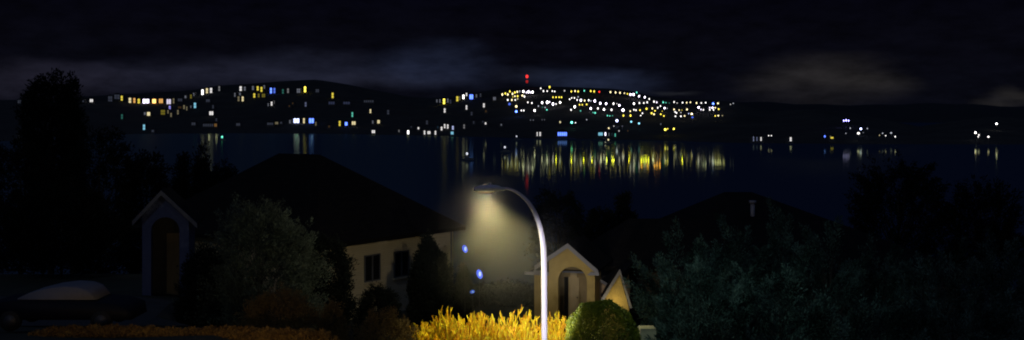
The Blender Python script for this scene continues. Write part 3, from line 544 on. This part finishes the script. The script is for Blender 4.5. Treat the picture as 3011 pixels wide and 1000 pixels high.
mb.add([ag(.0,.1,zf0+.08), ag(ga,.1,za+.12), ag(ga,1.3,za+.12), ag(0,1.3,zf0+.08)], [(0,1,2,3)]); mb.add([ag(ga,.1,za+.12), ag(wg+.05,.1,zf1+.06), ag(wg+.05,1.3,zf1+.06), ag(ga,1.3,za+.12)], [(0,1,2,3)])
build('roof', mb, M['roof'], gt)
# link wing roof between portico and main roof
mb = MB(); Dq = 50.5
mb.add([P(1766,822,Dq), P(1800,842,Dq-1.0), P(1830,838,Dq+.4), P(1862,768,Dq+4), P(1838,772,Dq+4)], [(0,1,2,3,4)])
mb.add([v-Vector((0,0,.12)) for v in (P(1766,822,Dq), P(1800,842,Dq-1.0), P(1830,838,Dq+.4), P(1862,768,Dq+4), P(1838,772,Dq+4))], [(4,3,2,1,0)])
build('link_roof', mb, M['roof'], hr)
A, B = P(1766,821,Dq-.03), P(1801,842,Dq-1.03); mb = MB(); dz = Vector((0,0,.14)); dy = Vector((0,.05,0))
mb.add([A,B,B-dz,A-dz,A+dy,B+dy,B-dz+dy,A-dz+dy], [(0,3,2,1),(4,5,6,7),(0,1,5,4),(1,2,6,5),(2,3,7,6),(3,0,4,7)]); build('link_fascia', mb, M['trim'], hr)
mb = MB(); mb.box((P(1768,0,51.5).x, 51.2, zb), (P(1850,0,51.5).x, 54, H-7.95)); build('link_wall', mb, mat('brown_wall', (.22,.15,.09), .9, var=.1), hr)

# ------------------------------------------------------------------ street lamp
D = 38.0; path = [(1601,1120),(1600.5,900),(1600,800),(1599,749),(1597,719),(1591,681),(1583,652),(1571,623),(1556,599),(1539,580),(1515,563),(1492,555),(1470,553.5)]
pts = [P(X, Y, D) for X, Y in path]
g = ground(pts[0].x, D); pts[0].z = g-.2
def catmull(ps, n=6):
    out = []
    for i in range(len(ps)-1):
        p0, p1, p2, p3 = ps[max(i-1,0)], ps[i], ps[i+1], ps[min(i+2,len(ps)-1)]
        for k in range(n):
            t = k/n; out.append(.5*((2*p1)+(p2-p0)*t+(2*p0-5*p1+4*p2-p3)*t*t+(3*p1-p0-3*p2+p3)*t**3))
    return out+[ps[-1]]
wpx = [18,17.5,17,16.5,16,15,14,13,12,10,8.5,7.5,7]
rr = catmull([Vector((w*D/F/2,0,0)) for w in wpx]); cp = catmull(pts)
lp = thing('street_lamp', (pts[0].x, D, g), 'white curved street lamp towering over the golden shrubs in front', 'street lamp')
mb = MB(); mb.tube(cp, [r.x for r in rr], 20); build('pole', mb, M['pole'], lp)
k = D/F; hx = P(1436, 555, D)
mb = MB(); n = 22; nu = 16; vs = []                       # cobra head housing
for i in range(n+1):
    s = i/n; x = P(1393+s*92, 0, D).x; zc = P(0, 556-1.5*s, D).z
    top = 12.5*math.sin(math.pi*min(1,(.10+s*.86)))**.75*k; bot = (5.5+1.5*math.sin(math.pi*s))*k; wy = (.05+.17*math.sin(math.pi*min(1,.14+.80*s))**.7)
    if s > .85: top = max(4*k, top*.8)
    for j in range(nu):
        th = 2*math.pi*j/nu; c_, s2 = math.cos(th), math.sin(th)
        vs.append((x, D+wy*c_, zc+(top if s2 > 0 else bot)*s2))
fs = [(i*nu+j, (i+1)*nu+j, (i+1)*nu+(j+1)%nu, i*nu+(j+1)%nu) for i in range(n) for j in range(nu)]+[tuple(range(nu)), tuple(n*nu+j for j in range(nu-1,-1,-1))]
mb.add(vs, fs, True); head = build('lamp_head', mb, M['lamp_metal'], lp)
c = P(1428, 562.5, D); mb = MB(); mb.ball(c, (26*k, .13, 4.5*k), 20, 8); build('lens', mb, M['lens'], head)
mb = MB(); mb.tube([P(1440,546,D), P(1440,538,D)], [.05,.04], 10); build('photocell', mb, M['lamp_metal'], head)

def light(name, typ, loc, energy, color, size=.2, target=None, angle=None, blend=.5):
    l = bpy.data.lights.new(name, typ); l.energy = energy; l.color = color
    if typ in ('POINT','SPOT'): l.shadow_soft_size = size
    if typ == 'SPOT': l.spot_size = math.radians(angle); l.spot_blend = blend
    o = bpy.data.objects.new(name, l); COL.objects.link(o); o.location = loc
    if target is not None: o.rotation_euler = (Vector(target)-Vector(loc)).to_track_quat('-Z', 'Y').to_euler()
    return o
lc = P(1428, 571, D)
light('street_lamp_light', 'SPOT', lc, 1550, (1,.90,.42), .08, lc+Vector((.55,0,-3)), 104, .7)
light('street_lamp_spill', 'SPOT', lc-Vector((0,0,.02)), 1000, (1,.86,.6), .1, lc+Vector((-3,12,-3)), 120, .8)
# drizzle and mist caught in the lamp light
m = bpy.data.materials.new('mist'); m.use_nodes = True; N = m.node_tree.nodes; L = m.node_tree.links; N.remove(N['Principled BSDF'])
pv = N.new('ShaderNodeVolumePrincipled'); pv.inputs['Color'].default_value = (.95,.93,.85,1)
mc = P(1476, 690, D); mr_ = (3.5, 2.6, 3.6)
tc = N.new('ShaderNodeTexCoord'); mp = N.new('ShaderNodeMapping'); mp.vector_type = 'POINT'; mp.inputs['Scale'].default_value = tuple(1/v for v in mr_); mp.inputs['Location'].default_value = tuple(-c_/v for c_, v in zip(mc, mr_))
L.new(tc.outputs['Object'], mp.inputs[0]); le = N.new('ShaderNodeVectorMath'); le.operation = 'LENGTH'; L.new(mp.outputs[0], le.inputs[0])
nn = N.new('ShaderNodeTexNoise'); nn.inputs['Scale'].default_value = .7; L.new(tc.outputs['Object'], nn.inputs['Vector'])
ma = N.new('ShaderNodeMath'); ma.operation = 'MULTIPLY_ADD'; L.new(nn.outputs['Fac'], ma.inputs[0]); ma.inputs[1].default_value = .35; L.new(le.outputs['Value'], ma.inputs[2])
mr = N.new('ShaderNodeMapRange'); mr.interpolation_type = 'SMOOTHSTEP'; L.new(ma.outputs[0], mr.inputs['Value']); mr.inputs['From Min'].default_value = 1.08; mr.inputs['From Max'].default_value = .35; mr.inputs['To Max'].default_value = .030
L.new(mr.outputs[0], pv.inputs['Density'])
L.new(pv.outputs[0], N['Material Output'].inputs['Volume'])
mb = MB(); mb.ball(mc, mr_, 40, 24)
tag(build('mist', mb, m), 'pale mist lit into a cone under the street lamp', 'mist', kind='stuff')

# three blue garden lanterns
for (X, Y, rx, rz, lab) in ((1367,732,8,12.5,'uppermost of the three blue globe lanterns beside the cream house'), (1410,806,9,15,'largest blue globe lantern, middle of the three under the lamp'), (1389,858,8,5.5,'small flat blue lantern, lowest of the three under the lamp')):
    D = 48.0; p = P(X, Y, D); kk = D/F; g = ground(p.x, D); t = thing('garden_lantern', (p.x, D, g), lab, 'lantern', 'blue lanterns on thin posts')
    mb = MB(); mb.tube([(p.x, D, g-.1), (p.x, D, p.z-rz*kk*.8)], .004, 6); build('post', mb, M['far_metal'], t)
    r1 = rx*kk*.95; r2 = rz*kk*.95
    mb = MB(); vs = []
    mb.ball((0,0,0), (r1, r1, r2), 18, 12); a = math.radians(-18); ca, sa = math.cos(a), math.sin(a)
    mb.v = [(p.x+x*ca+z_*sa, D+y, p.z-x*sa+z_*ca) for x, y, z_ in mb.v]
    dim = rz < 8
    build('shade', mb, mat('blue_glass', (.05,.08,.6), .3, emit=(.05,.13,.95) if not dim else (.05,.12,.45), estr=.9 if not dim else .8), t)
    mb = MB(); mb.ball((p.x+.02, D-r1*.62, p.z+.01), (r1*.5, r1*.6, r2*.52), 14, 10); build('bulb', mb, mat('blue_bulb', (.6,.7,1), .3, emit=(.55,.72,1) if not dim else (.15,.33,.8), estr=.9 if not dim else .6), t)

# ------------------------------------------------------------------ golden shrubs
def twig_shrub(X0, X1, top, D, label, n, seed, lean=0):
    r_ = random.Random(seed); xc = ((X0+X1)/2-CX)/F*D; hw = (X1-X0)/2/F*D; g = ground(xc, D); zt = H-(top-HY)/F*D
    t = thing('golden_shrub', (xc, D, g), label, 'shrub', 'golden twig shrubs at the foot of the street lamp')
    mb = MB()
    def stem(p, d, L, r, depth):
        q = p; pts_ = [q]; rs = [r]; seg = 5
        for i in range(seg):
            d = (d+Vector((r_.gauss(0,.16), r_.gauss(0,.14), .16))).normalized(); q = q+d*(L/seg); pts_.append(q); rs.append(r*(1-.15*(i+1)) if i < seg-1 else r*.5)
        mb.tube(pts_, rs, 6, cap=False)
        if depth:
            for k in range(r_.choice((3,4,4,5))):
                i = r_.randint(1, seg-1); dd = (d+Vector((r_.gauss(0,.38), r_.gauss(0,.32), .35))).normalized()
                stem(pts_[i], dd, L*r_.uniform(.30,.48), r*.78, depth-1)
    for i in range(n):
        u = r_.uniform(-1, 1); v = r_.uniform(-1, 1); rad = min(1, math.hypot(u*.8, v*.5))
        hh = (zt-g)*(1-.42*max(0,abs(u)-.25)**1.6)*(.66+.15*math.sin(u*8+seed)+.10*math.sin(u*17+seed*2)+.05*r_.random())
        lowfront = r_.random() < .35
        if lowfront: hh *= r_.uniform(.55,.85); v = -abs(v)
        p = Vector((xc+u*hw*.62, D+v*.55, g+.05)); d = Vector((u*1.0+lean+r_.gauss(0,.16), v*.4, 1)).normalized()
        stem(p, d, hh*.9, r_.uniform(.030,.046), 2)
    build('twigs', mb, M['yellow_twig'], t)
    mb = MB(); mb.tube([(xc,D,g-.2),(xc,D,g+.25)], [.14,.1], 8); build('stump', mb, M['bark'], t)
twig_shrub(1218, 1470, 903, 39.2, 'widest golden shrub with upright twigs, left of the lamp pole', 210, 3)
twig_shrub(1440, 1592, 903, 39.5, 'middle golden shrub close against the left side of the lamp pole', 130, 5)
twig_shrub(1596, 1690, 915, 39.6, 'narrow golden shrub between the lamp pole and clipped bush', 84, 8)

# clipped round bush
D = 34.6; xc = (1771-CX)/F*D; rb_ = 108/F*D; g = ground(xc, D); zc = H-(1000-HY)/F*D
t = thing('round_bush', (xc, D, g), 'clipped round green bush right of the lamp pole', 'bush')
n = 46000; v = norm(rng.normal(size=(n,3))); rad = rb_*rng.uniform(.80,1,(n,1))**.5*(1+.045*np.sin(v[:,:1]*9)*np.sin(v[:,2:]*8+1)+.03*np.sin(v[:,1:2]*14+v[:,:1]*11)*np.sin(v[:,2:]*17))
pos = np.array([xc, D, zc])+v*rad*np.array([1,1,1.06]); keep = pos[:,2] > g
quads('foliage', leaves(pos[keep], v[keep]*.8+rng.normal(size=(n,3))[keep]*.5, .055, .035), M['box_leaf'], t)
mb = MB(); mb.tube([(xc,D,g-.2),(xc,D,zc)], [.08,.05], 8)
for k_ in range(9): a = k_*.7; mb.tube([(xc,D,zc-.5),(xc+.8*math.cos(a),D+.8*math.sin(a),zc+.3*math.sin(k_))], [.03,.01], 5)
build('trunk', mb, M['bark'], t)

# pale cabinet by the bush
D = 36.5; a_ = P(1882, 966, D); b_ = P(1930, 966, D); g = ground(a_.x, D)
t = thing('utility_cabinet', (a_.x, D, g), 'pale low utility cabinet half hidden right of the round bush', 'cabinet')
axc = frame_ax((a_.x, a_.y), (1,0), (0,1)); w = b_.x-a_.x; zt = a_.z
mb = MB(); mb.prism([(0,g-.1),(w,g-.1),(w,zt-.10),(w-.03,zt-.05),(.03,zt-.05),(0,zt-.10)], 0, .5, axc); build('body', mb, M['stone'], t)
mb = MB(); mb.prism([(-.02,zt-.048),(w+.02,zt-.048),(w-.04,zt),(.02,zt)], -.03, .53, axc); build('lid', mb, M['stone'], t)

# ------------------------------------------------------------------ shrubs, hedge and trees
D = 33.5; t = thing('amber_hedge', P(400, 960, D), 'low amber lit hedge along the bottom left edge', 'hedge'); t.location.z = ground(t.location.x, D)
TOPS = [(60,992),(95,975),(130,962),(180,957),(300,953),(420,957),(520,964),(600,960),(690,956),(760,963),(860,966),(940,968),(990,985),(1010,1010)]
n = 62000; X = rng.uniform(60, 1010, n); dd = rng.uniform(-.55, .55, n)
zt = np.array([H-(interp(x_, TOPS)+3*math.sin(x_*.11)+2*math.sin(x_*.31)-HY)/F*D for x_ in X]); xw = (X-CX)/F*D
round_ = np.sqrt(np.maximum(0, 1-(dd/.58)**2)); zt = zt-.35*(1-round_)
u_ = rng.uniform(0, 1, n)**1.3*.85; pos = np.stack([xw, D+dd, zt-u_-.06], 1)
quads('foliage', leaves(pos, rng.normal(size=(n,3))*.6+np.array([0,-.3,.7]), .075, .035), M['amber_leaf'], t)
mb = MB()
for k_ in range(26):
    xx = (80+k_*36-CX)/F*D; zz = H-(1010-HY)/F*D; mb.tube([(xx,D,min(zz-.2,ground(xx,D))-.1),(xx+.03,D,zz)], [.03,.015], 5)
build('stems', mb, M['bark'], t)

tree('shrub', 'large feathery grey-green shrub in front of the left house roof', 'shrub', 762, 622, 44, 385, 'dome', M['olive'], nclump=800, per=100, clen=.85, crad=.14, lsz=.115, lw=.3, up=.55, trunk_h=.03)
tree('shrub', 'dark bush covering the left end of the cream wall', 'shrub', 960, 708, 46, 150, 'round', M['dark_leaf'], nclump=620, per=56, clen=.32, crad=.13, lsz=.10, up=.5, trunk_h=.0)
tree('cypress', 'dark columnar evergreen against the cream house wall', 'tree', 1262, 700, 50, 128, 'column', M['dark_leaf'], nclump=900, per=60, clen=.25, crad=.10, lsz=.10, up=.8, trunk_h=.02)
tree('cypress', 'short dark evergreen at the right corner of the cream house', 'tree', 1362, 786, 52, 52, 'column', M['dark_leaf'], nclump=420, per=50, clen=.25, crad=.09, lsz=.09, up=.8, trunk_h=.02)
tree('shrub', 'dark rounded bush under the windows of the cream house', 'shrub', 1112, 850, 48, 140, 'dome', M['dark_leaf'], nclump=500, per=50, clen=.25, crad=.12, lsz=.09, up=.4, trunk_h=.0)
tree('shrub', 'added low black bush darkening the wall between the slate blue porch and the feathery shrub', 'shrub', 592, 735, 43, 120, 'dome', M['dark_leaf'], nclump=420, per=50, clen=.3, crad=.13, lsz=.10, up=.4, trunk_h=.0)  # bush added to darken the lit wall beside the porch
tree('shrub', 'dark bushes closing the gap behind the blue lanterns', 'shrub', 1470, 842, 60, 330, 'dome', M['dark_leaf'], nclump=620, per=50, clen=.35, crad=.16, lsz=.12, up=.5, trunk_h=.0, ry=1.0)
tree('shrub', 'rusty brown bush in front of the large feathery shrub', 'shrub', 822, 858, 38, 235, 'dome', M['brown_leaf'], nclump=420, per=50, clen=.32, crad=.09, lsz=.06, up=.7, trunk_h=.02)
tree('shrub', 'small dim brown bush between two larger rusty bushes', 'shrub', 975, 895, 38.5, 100, 'dome', M['brown_leaf'], nclump=160, per=46, clen=.25, crad=.09, lsz=.06, up=.7, trunk_h=.02)
tree('shrub', 'dark reddish brown bush left of the golden shrubs', 'shrub', 1130, 918, 38, 200, 'dome', M['brown_leaf'], nclump=300, per=46, clen=.25, crad=.09, lsz=.06, up=.7, trunk_h=.02)
# dark trees at the left
tree('pine', 'tall black pine standing out against the sky at far left', 'tree', 148, 232, 84, 155, 'round', M['dark_leaf'], nclump=520, per=50, clen=.7, crad=.30, lsz=.24, up=.35, trunk_h=.42)
tree('pine', 'slim dark pine just right of the tall black pine', 'tree', 215, 240, 88, 90, 'cone', M['dark_leaf'], nclump=240, per=50, clen=.7, crad=.28, lsz=.24, up=.35, trunk_h=.2)
for i, (X, top, D, w, env, lab) in enumerate(((290,400,70,230,'round','broad black tree below the left hill lights'), (60,430,66,240,'round','broad black tree at the left edge of the picture'), (430,465,72,130,'round','dark rounded tree behind the left porch roof'), (535,470,80,80,'cone','short dark fir left of the pale lake reflection'), (592,448,78,95,'cone','pointed dark fir below the pale lake reflection'), (655,492,76,80,'round','small dark tree at the left end of the hipped roof'),
        (180,560,56,330,'round','black bushy tree behind the parked car'))):
    tree('fir' if env == 'cone' else 'tree', lab, 'tree', X, top, D, w, env, M['dark_leaf'], nclump=420, per=48, clen=.6, crad=.24, lsz=.19, up=.4, trunk_h=.06, group='dark trees on the left')
# dark trees behind the lamp
for (X, top, D, w, env, lab) in ((1640,572,74,150,'round','dark round tree just right of the lamp arm'), (1835,578,76,112,'cone','dark bushy fir against the lake above the ochre porch'), (1765,625,74,90,'round','low dark tree between the lamp and the bushy fir')):
    tree('tree', lab, 'tree', X, top, D, w, env, M['dark_leaf'], nclump=380, per=48, clen=.5, crad=.22, lsz=.17, up=.35, trunk_h=.05, group='dark trees in front of the lake')
tree('tree', 'large round black tree against the blue lake at right', 'tree', 2640, 488, 62, 240, 'round', M['dark_leaf'], nclump=420, per=70, clen=1.15, crad=.15, lsz=.15, up=.4, trunk_h=.10)
tree('tree', 'second round black tree against the lake near the right edge', 'tree', 2885, 545, 60, 205, 'round', M['dark_leaf'], nclump=340, per=70, clen=1.05, crad=.14, lsz=.15, up=.5, trunk_h=.10)
# blue green conifers at the right
for (X, top, D, w, lab) in ((1992,716,40,150,'leftmost feathery blue-green conifer beside the steep gable'), (2060,742,38,170,'feathery conifer second from left, lower than its neighbours'), (2170,660,41,230,'tall feathery conifer below the roof vent pipe'), (2300,652,42,230,'tallest feathery conifer right of the roof vent pipe'), (2440,700,41,200,'feathery conifer at the foot of the dark roof slope'),
        (2290,815,33,260,'low wide yellowish conifer in the front right'), (2080,850,32.5,220,'low feathery conifer in front right of the pale cabinet'), (2590,730,42,240,'bluish dark conifer under the large round black tree'), (2770,760,41,240,'dark conifer between the two round black trees'), (2950,740,42,220,'dark conifer at the right edge'), (2520,880,34,260,'low dark bluish conifer near the bottom right'), (2800,890,34,300,'low black conifer in the bottom right corner')):
    tree('conifer', lab, 'tree', X, top, D, w, 'cone' if X in (2170,2300,2590) else 'column' if w < 200 else 'dome', M['conifer'], group='feathery conifers on the right', nclump=50, per=380, clen=1.4, crad=.15, lsz=.11, lw=.3, up=.58, trunk_h=.02, inner=.55)

# ------------------------------------------------------------------ parked car (front to the right)
D = 35.0; s_ = D/F; x0 = (47-CX)*s_; gz = H-(835-HY)*s_-1.52
cpx = x0-1.05; axk = frame_ax((cpx, D), (1,0), (0,1)); zc = lambda h: gz+h
t = thing('parked_car', (cpx+2.3, D+.9, gz), 'parked car with pale grey roof dimly seen behind amber hedge', 'car')
def loft(mb, prof_, half, ax, cham):                # outline in (a,h) with narrower flanks at top
    n = len(prof_); rows = []
    for (b, ins) in ((-half, 1), (-half+cham, 0), (half-cham, 0), (half, 1)):
        cxm = sum(p[0] for p in prof_)/n; czm = sum(p[1] for p in prof_)/n
        rows.append([ax(cxm+(a-cxm)*(1-.03*ins), b, zc(czm+(h-czm)*(1-.10*ins))) for a, h in prof_])
    vs = [v for r in rows for v in r]; fs = [tuple(range(n)), tuple(3*n+i for i in range(n-1,-1,-1))]
    for j in range(3): fs += [(j*n+i, (j+1)*n+i, (j+1)*n+(i+1)%n, j*n+(i+1)%n) for i in range(n)]
    mb.add(vs, fs, True)
mb = MB(); loft(mb, [(.0,.35),(.02,.75),(.25,.92),(1.0,.98),(3.3,.96),(4.2,.86),(4.62,.70),(4.68,.35)], .88, axk, .12)
mb.v = [(v[0], v[1]+.88, v[2]) for v in mb.v]; build('body', mb, M['car_dark'], t)
mb = MB(); loft(mb, [(1.0,.965),(1.0,1.02),(1.35,1.19),(1.95,1.34),(2.5,1.41),(2.95,1.38),(3.25,1.27),(3.52,.965)], .74, axk, .14)
mb.v = [(v[0], v[1]+.88, v[2]) for v in mb.v]; build('roof', mb, M['car_paint'], t)
for b in (.115, 1.60):
    mb = MB(); mb.prism([(1.35,zc(1.0)),(3.35,zc(1.0)),(3.1,zc(1.25)),(1.75,zc(1.25))], b, b+.02, axk); 
for a in (.85, 3.75):
    for b in (-.01, 1.60):
        w = MB(); w.tube([axk(a,b,zc(.33)), axk(a,b+.18,zc(.33))], .33, 20); wo_ = build('wheel', w, M['rubber'], t)
        w = MB(); w.tube([axk(a,b-.012 if b < 1 else b+.17,zc(.33)), axk(a,b+.01 if b < 1 else b+.192,zc(.33))], .2, 14); build('rim', w, M['rim'], wo_)

# road strip below the hedge line and behind the shrubs
mb = MB(); V = []
for i in range(41):
    x = -30+1.5*i
    for y in (39.5, 41.6, 43.7): V.append((x, y, ground(x, y)+.06))
mb.add(V, [(i*3+j, (i+1)*3+j, (i+1)*3+j+1, i*3+j+1) for i in range(40) for j in range(2)]); tag(build('road', mb, M['asphalt']), kind='structure')

# ------------------------------------------------------------------ lights
light('added_shrub_fill', 'SPOT', (-3.2, 22, H-5.25), 2600, (1,.94,.86), .2, (2.2, 44, H-7.6), 24, .8)  # added unseen spot to brighten shrubs and ochre porch, no fixture
light('added_pole_fill', 'SPOT', (1.0, 31, H-6.55), 1750, (.97,.93,1), .08, (1.05, 38, H-5.9), 39, .5)  # added unseen spot that whitens the lamp pole
light('gable_lamp', 'POINT', P(1813, 893, 47.1), 9, (1,.80,.30), .08)
for x in (-12.5, -9.3, -6.4): light('added_hedge_fill', 'POINT', (x, 28.5, H-6.1), 85, (1,.66,.26), .2)  # added unseen amber points to light the hedge
light('added_conifer_fill', 'SPOT', (.5, 24, H+3.2), 900, (.72,1,.90), .3, (8.2, 37.5, H-8.0), 44, 1)  # added unseen spot from above to bring out the right conifers
light('added_left_fill', 'SPOT', (-3, 10, H-1.0), 330, (.98,.97,.88), .4, (-8.5, 46, H-8), 32, 1)  # added unseen spot lifting the left house, shrub and car
# added unseen spots along the far shore, only to make streaks on the lake
def streak_spot(X, Ym, c, e, up=0):
    yw = interp(X, YW); Y = 2*yw-Ym; D = shoreD(X)*1.01
    p = P(X, Y, D); o = light('added_streak_spot', 'SPOT', p, e, c, .5, (p.x*.80, p.y*.80, 0), 24, 1)
    a = math.atan2(p.z, p.y*.0+1); o.rotation_euler = (Vector((-p.x, -p.y, 0)).normalized()*math.cos(math.radians(13))+Vector((0,0,-math.sin(math.radians(13))))).to_track_quat('-Z','Y').to_euler()
YL, OR, WH, GR = (.95,.92,.04), (1,.42,.06), (1,.95,.75), (.9,.9,.85)
for X in (1635,1680,1716,1741,1784,1800,1805,1850,1886,1893,1900,1907,2006): streak_spot(X, 474, YL, 4200)
for X in (1768,1920): streak_spot(X, 472, WH, 2400)
for X in (1925,1932,1940,1886,1904): streak_spot(X, 488, OR, 2300)
for X in (1957,1963): streak_spot(X, 440, (1,.9,.35), 900); streak_spot(X, 476, (1,.85,.25), 1100)
streak_spot(1985, 436, WH, 1000)
for X in (2097,2104,2111,2118,2128): streak_spot(X, 480, (1,.95,.6), 900)
streak_spot(615, 432, GR, 3600); streak_spot(636, 432, GR, 2200); streak_spot(873, 430, (.3,.9,.75), 2400); streak_spot(917, 430, (.25,.45,1), 2600)
for X in (1493,1503,1516,1527,1537,1572,1602,2053,2068,2075,1867): streak_spot(X, 486, GR, 420)
s = light('moon', 'SUN', (0,0,60), .08, (.62,.72,1)); s.data.angle = math.radians(.5)
mo_el, mo_az = math.radians(38), math.radians(200)
dv = Vector((math.sin(mo_az)*math.cos(mo_el), math.cos(mo_az)*math.cos(mo_el), math.sin(mo_el))); s.rotation_euler = (-dv).to_track_quat('-Z','Y').to_euler()

# ------------------------------------------------------------------ night sky
w = bpy.data.worlds.new('World'); sc.world = w; w.use_nodes = True; N = w.node_tree.nodes; L = w.node_tree.links
bg = N['Background']; bg.inputs['Strength'].default_value = 1
def mth(op, a, b=None, c=None):
    n = N.new('ShaderNodeMath'); n.operation = op
    for i, v in enumerate((a, b, c)):
        if v is None: continue
        if isinstance(v, (int, float)): n.inputs[i].default_value = v
        else: L.new(v, n.inputs[i])
    return n.outputs[0]
tc = N.new('ShaderNodeTexCoord'); sp = N.new('ShaderNodeSeparateXYZ'); L.new(tc.outputs['Generated'], sp.inputs[0])
az = mth('ARCTAN2', sp.outputs[0], sp.outputs[1]); el = mth('ARCSINE', sp.outputs[2])
nz = N.new('ShaderNodeTexNoise'); nz.inputs['Scale'].default_value = 1; nz.inputs['Detail'].default_value = 4
mp = N.new('ShaderNodeMapping'); mp.inputs['Scale'].default_value = (9,9,34); L.new(tc.outputs['Generated'], mp.inputs[0]); L.new(mp.outputs[0], nz.inputs['Vector'])
nzc = mth('SUBTRACT', nz.outputs['Fac'], .5)
azd = mth('MULTIPLY_ADD', nzc, .10, az); eld = mth('MULTIPLY_ADD', nzc, .034, el)
def srgb(c): return tuple((x/255/12.92 if x/255 <= .04045 else ((x/255+.055)/1.055)**2.4) for x in c)
def scale_col(col, fac):
    n = N.new('ShaderNodeVectorMath'); n.operation = 'SCALE'
    if isinstance(col, tuple): n.inputs[0].default_value = col
    else: L.new(col, n.inputs[0])
    if isinstance(fac, (int, float)): n.inputs['Scale'].default_value = fac
    else: L.new(fac, n.inputs['Scale'])
    return n.outputs[0]
def vadd(a, b):
    n = N.new('ShaderNodeVectorMath'); n.operation = 'ADD'; L.new(a, n.inputs[0]); L.new(b, n.inputs[1]); return n.outputs[0]
base = N.new('ShaderNodeValToRGB'); L.new(mth('MULTIPLY_ADD', el, 1/.7, 0), base.inputs[0])
cr = base.color_ramp.elements
cr[0].position = 0; cr[0].color = (*srgb((8,9,17)), 1); cr[1].position = 1; cr[1].color = (.010,.017,.038,1)
e = cr.new(.10); e.color = (*srgb((6,6,13)), 1); e = cr.new(.16); e.color = (*srgb((4,4,12)), 1); e = cr.new(.35); e.color = (.0022,.0040,.0150,1)
tot = base.outputs[0]
def cloud(X, Y, a, b, col, k=1):
    global tot
    A = math.atan((X-CX)/F); E = math.atan((HY-Y)/F*math.cos(A)); du = mth('MULTIPLY', mth('SUBTRACT', azd, A), F/a); dv_ = mth('MULTIPLY', mth('SUBTRACT', eld, E), F/b)
    d = mth('SQRT', mth('ADD', mth('MULTIPLY', du, du), mth('MULTIPLY', dv_, dv_)))
    mr = N.new('ShaderNodeMapRange'); mr.interpolation_type = 'SMOOTHSTEP'; L.new(d, mr.inputs['Value']); mr.inputs['From Min'].default_value = 1.1; mr.inputs['From Max'].default_value = .15
    f = mth('MULTIPLY', mr.outputs[0], k)
    tot = vadd(tot, scale_col(srgb(col), f))
cloud(60, 236, 380, 70, (21,20,28)); cloud(560, 228, 430, 62, (19,20,30)); cloud(960, 200, 340, 66, (20,22,33)); cloud(1290, 200, 230, 90, (20,25,40)); cloud(1130, 240, 300, 40, (12,13,20))
cloud(1750, 238, 260, 70, (22,28,44)); cloud(1560, 215, 150, 34, (11,13,20)); cloud(2440, 235, 270, 92, (27,25,23)); cloud(2330, 235, 150, 40, (12,11,10)); cloud(2950, 292, 75, 34, (30,28,25)); cloud(2560, 245, 160, 50, (13,12,10)); cloud(1985, 272, 90, 12, (20,21,23))
mp2 = N.new('ShaderNodeMapping'); mp2.inputs['Scale'].default_value = (28,28,90); L.new(tc.outputs['Generated'], mp2.inputs[0]); nz2 = N.new('ShaderNodeTexNoise'); nz2.inputs['Scale'].default_value = 1; nz2.inputs['Detail'].default_value = 6; nz2.inputs['Roughness'].default_value = .62; L.new(mp2.outputs[0], nz2.inputs['Vector'])
tot = scale_col(tot, mth('MULTIPLY_ADD', nz2.outputs['Fac'], 1.9, .08))
sky = N.new('ShaderNodeTexSky'); sky.sky_type = 'NISHITA'; sky.sun_disc = False; sky.sun_elevation = math.radians(-4); sky.sun_rotation = math.radians(200)
tot = vadd(tot, scale_col(sky.outputs[0], .004))
L.new(tot, bg.inputs['Color'])

# ------------------------------------------------------------------ camera and render
cam = bpy.data.cameras.new('camera'); co = bpy.data.objects.new('camera', cam); COL.objects.link(co)
co.location = (0,0,H); co.rotation_euler = (math.pi/2, 0, 0); cam.sensor_width = 36; cam.lens = 36*F/3011
cam.shift_y = -(500-HY)/3011; cam.clip_end = 20000; cam.clip_start = .1; sc.camera = co
sc.view_settings.view_transform = 'Standard'; sc.view_settings.look = 'None'; sc.view_settings.exposure = 0; sc.view_settings.gamma = 1
sc.render.engine = 'CYCLES'; cy = sc.cycles
cy.use_denoising = True
try: cy.denoiser = 'OPENIMAGEDENOISE'
except Exception: pass
cy.pixel_filter_type = 'BLACKMAN_HARRIS'; cy.filter_width = 2.0
cy.max_bounces = 6; cy.volume_bounces = 0; cy.sample_clamp_indirect = 6; cy.use_adaptive_sampling = False
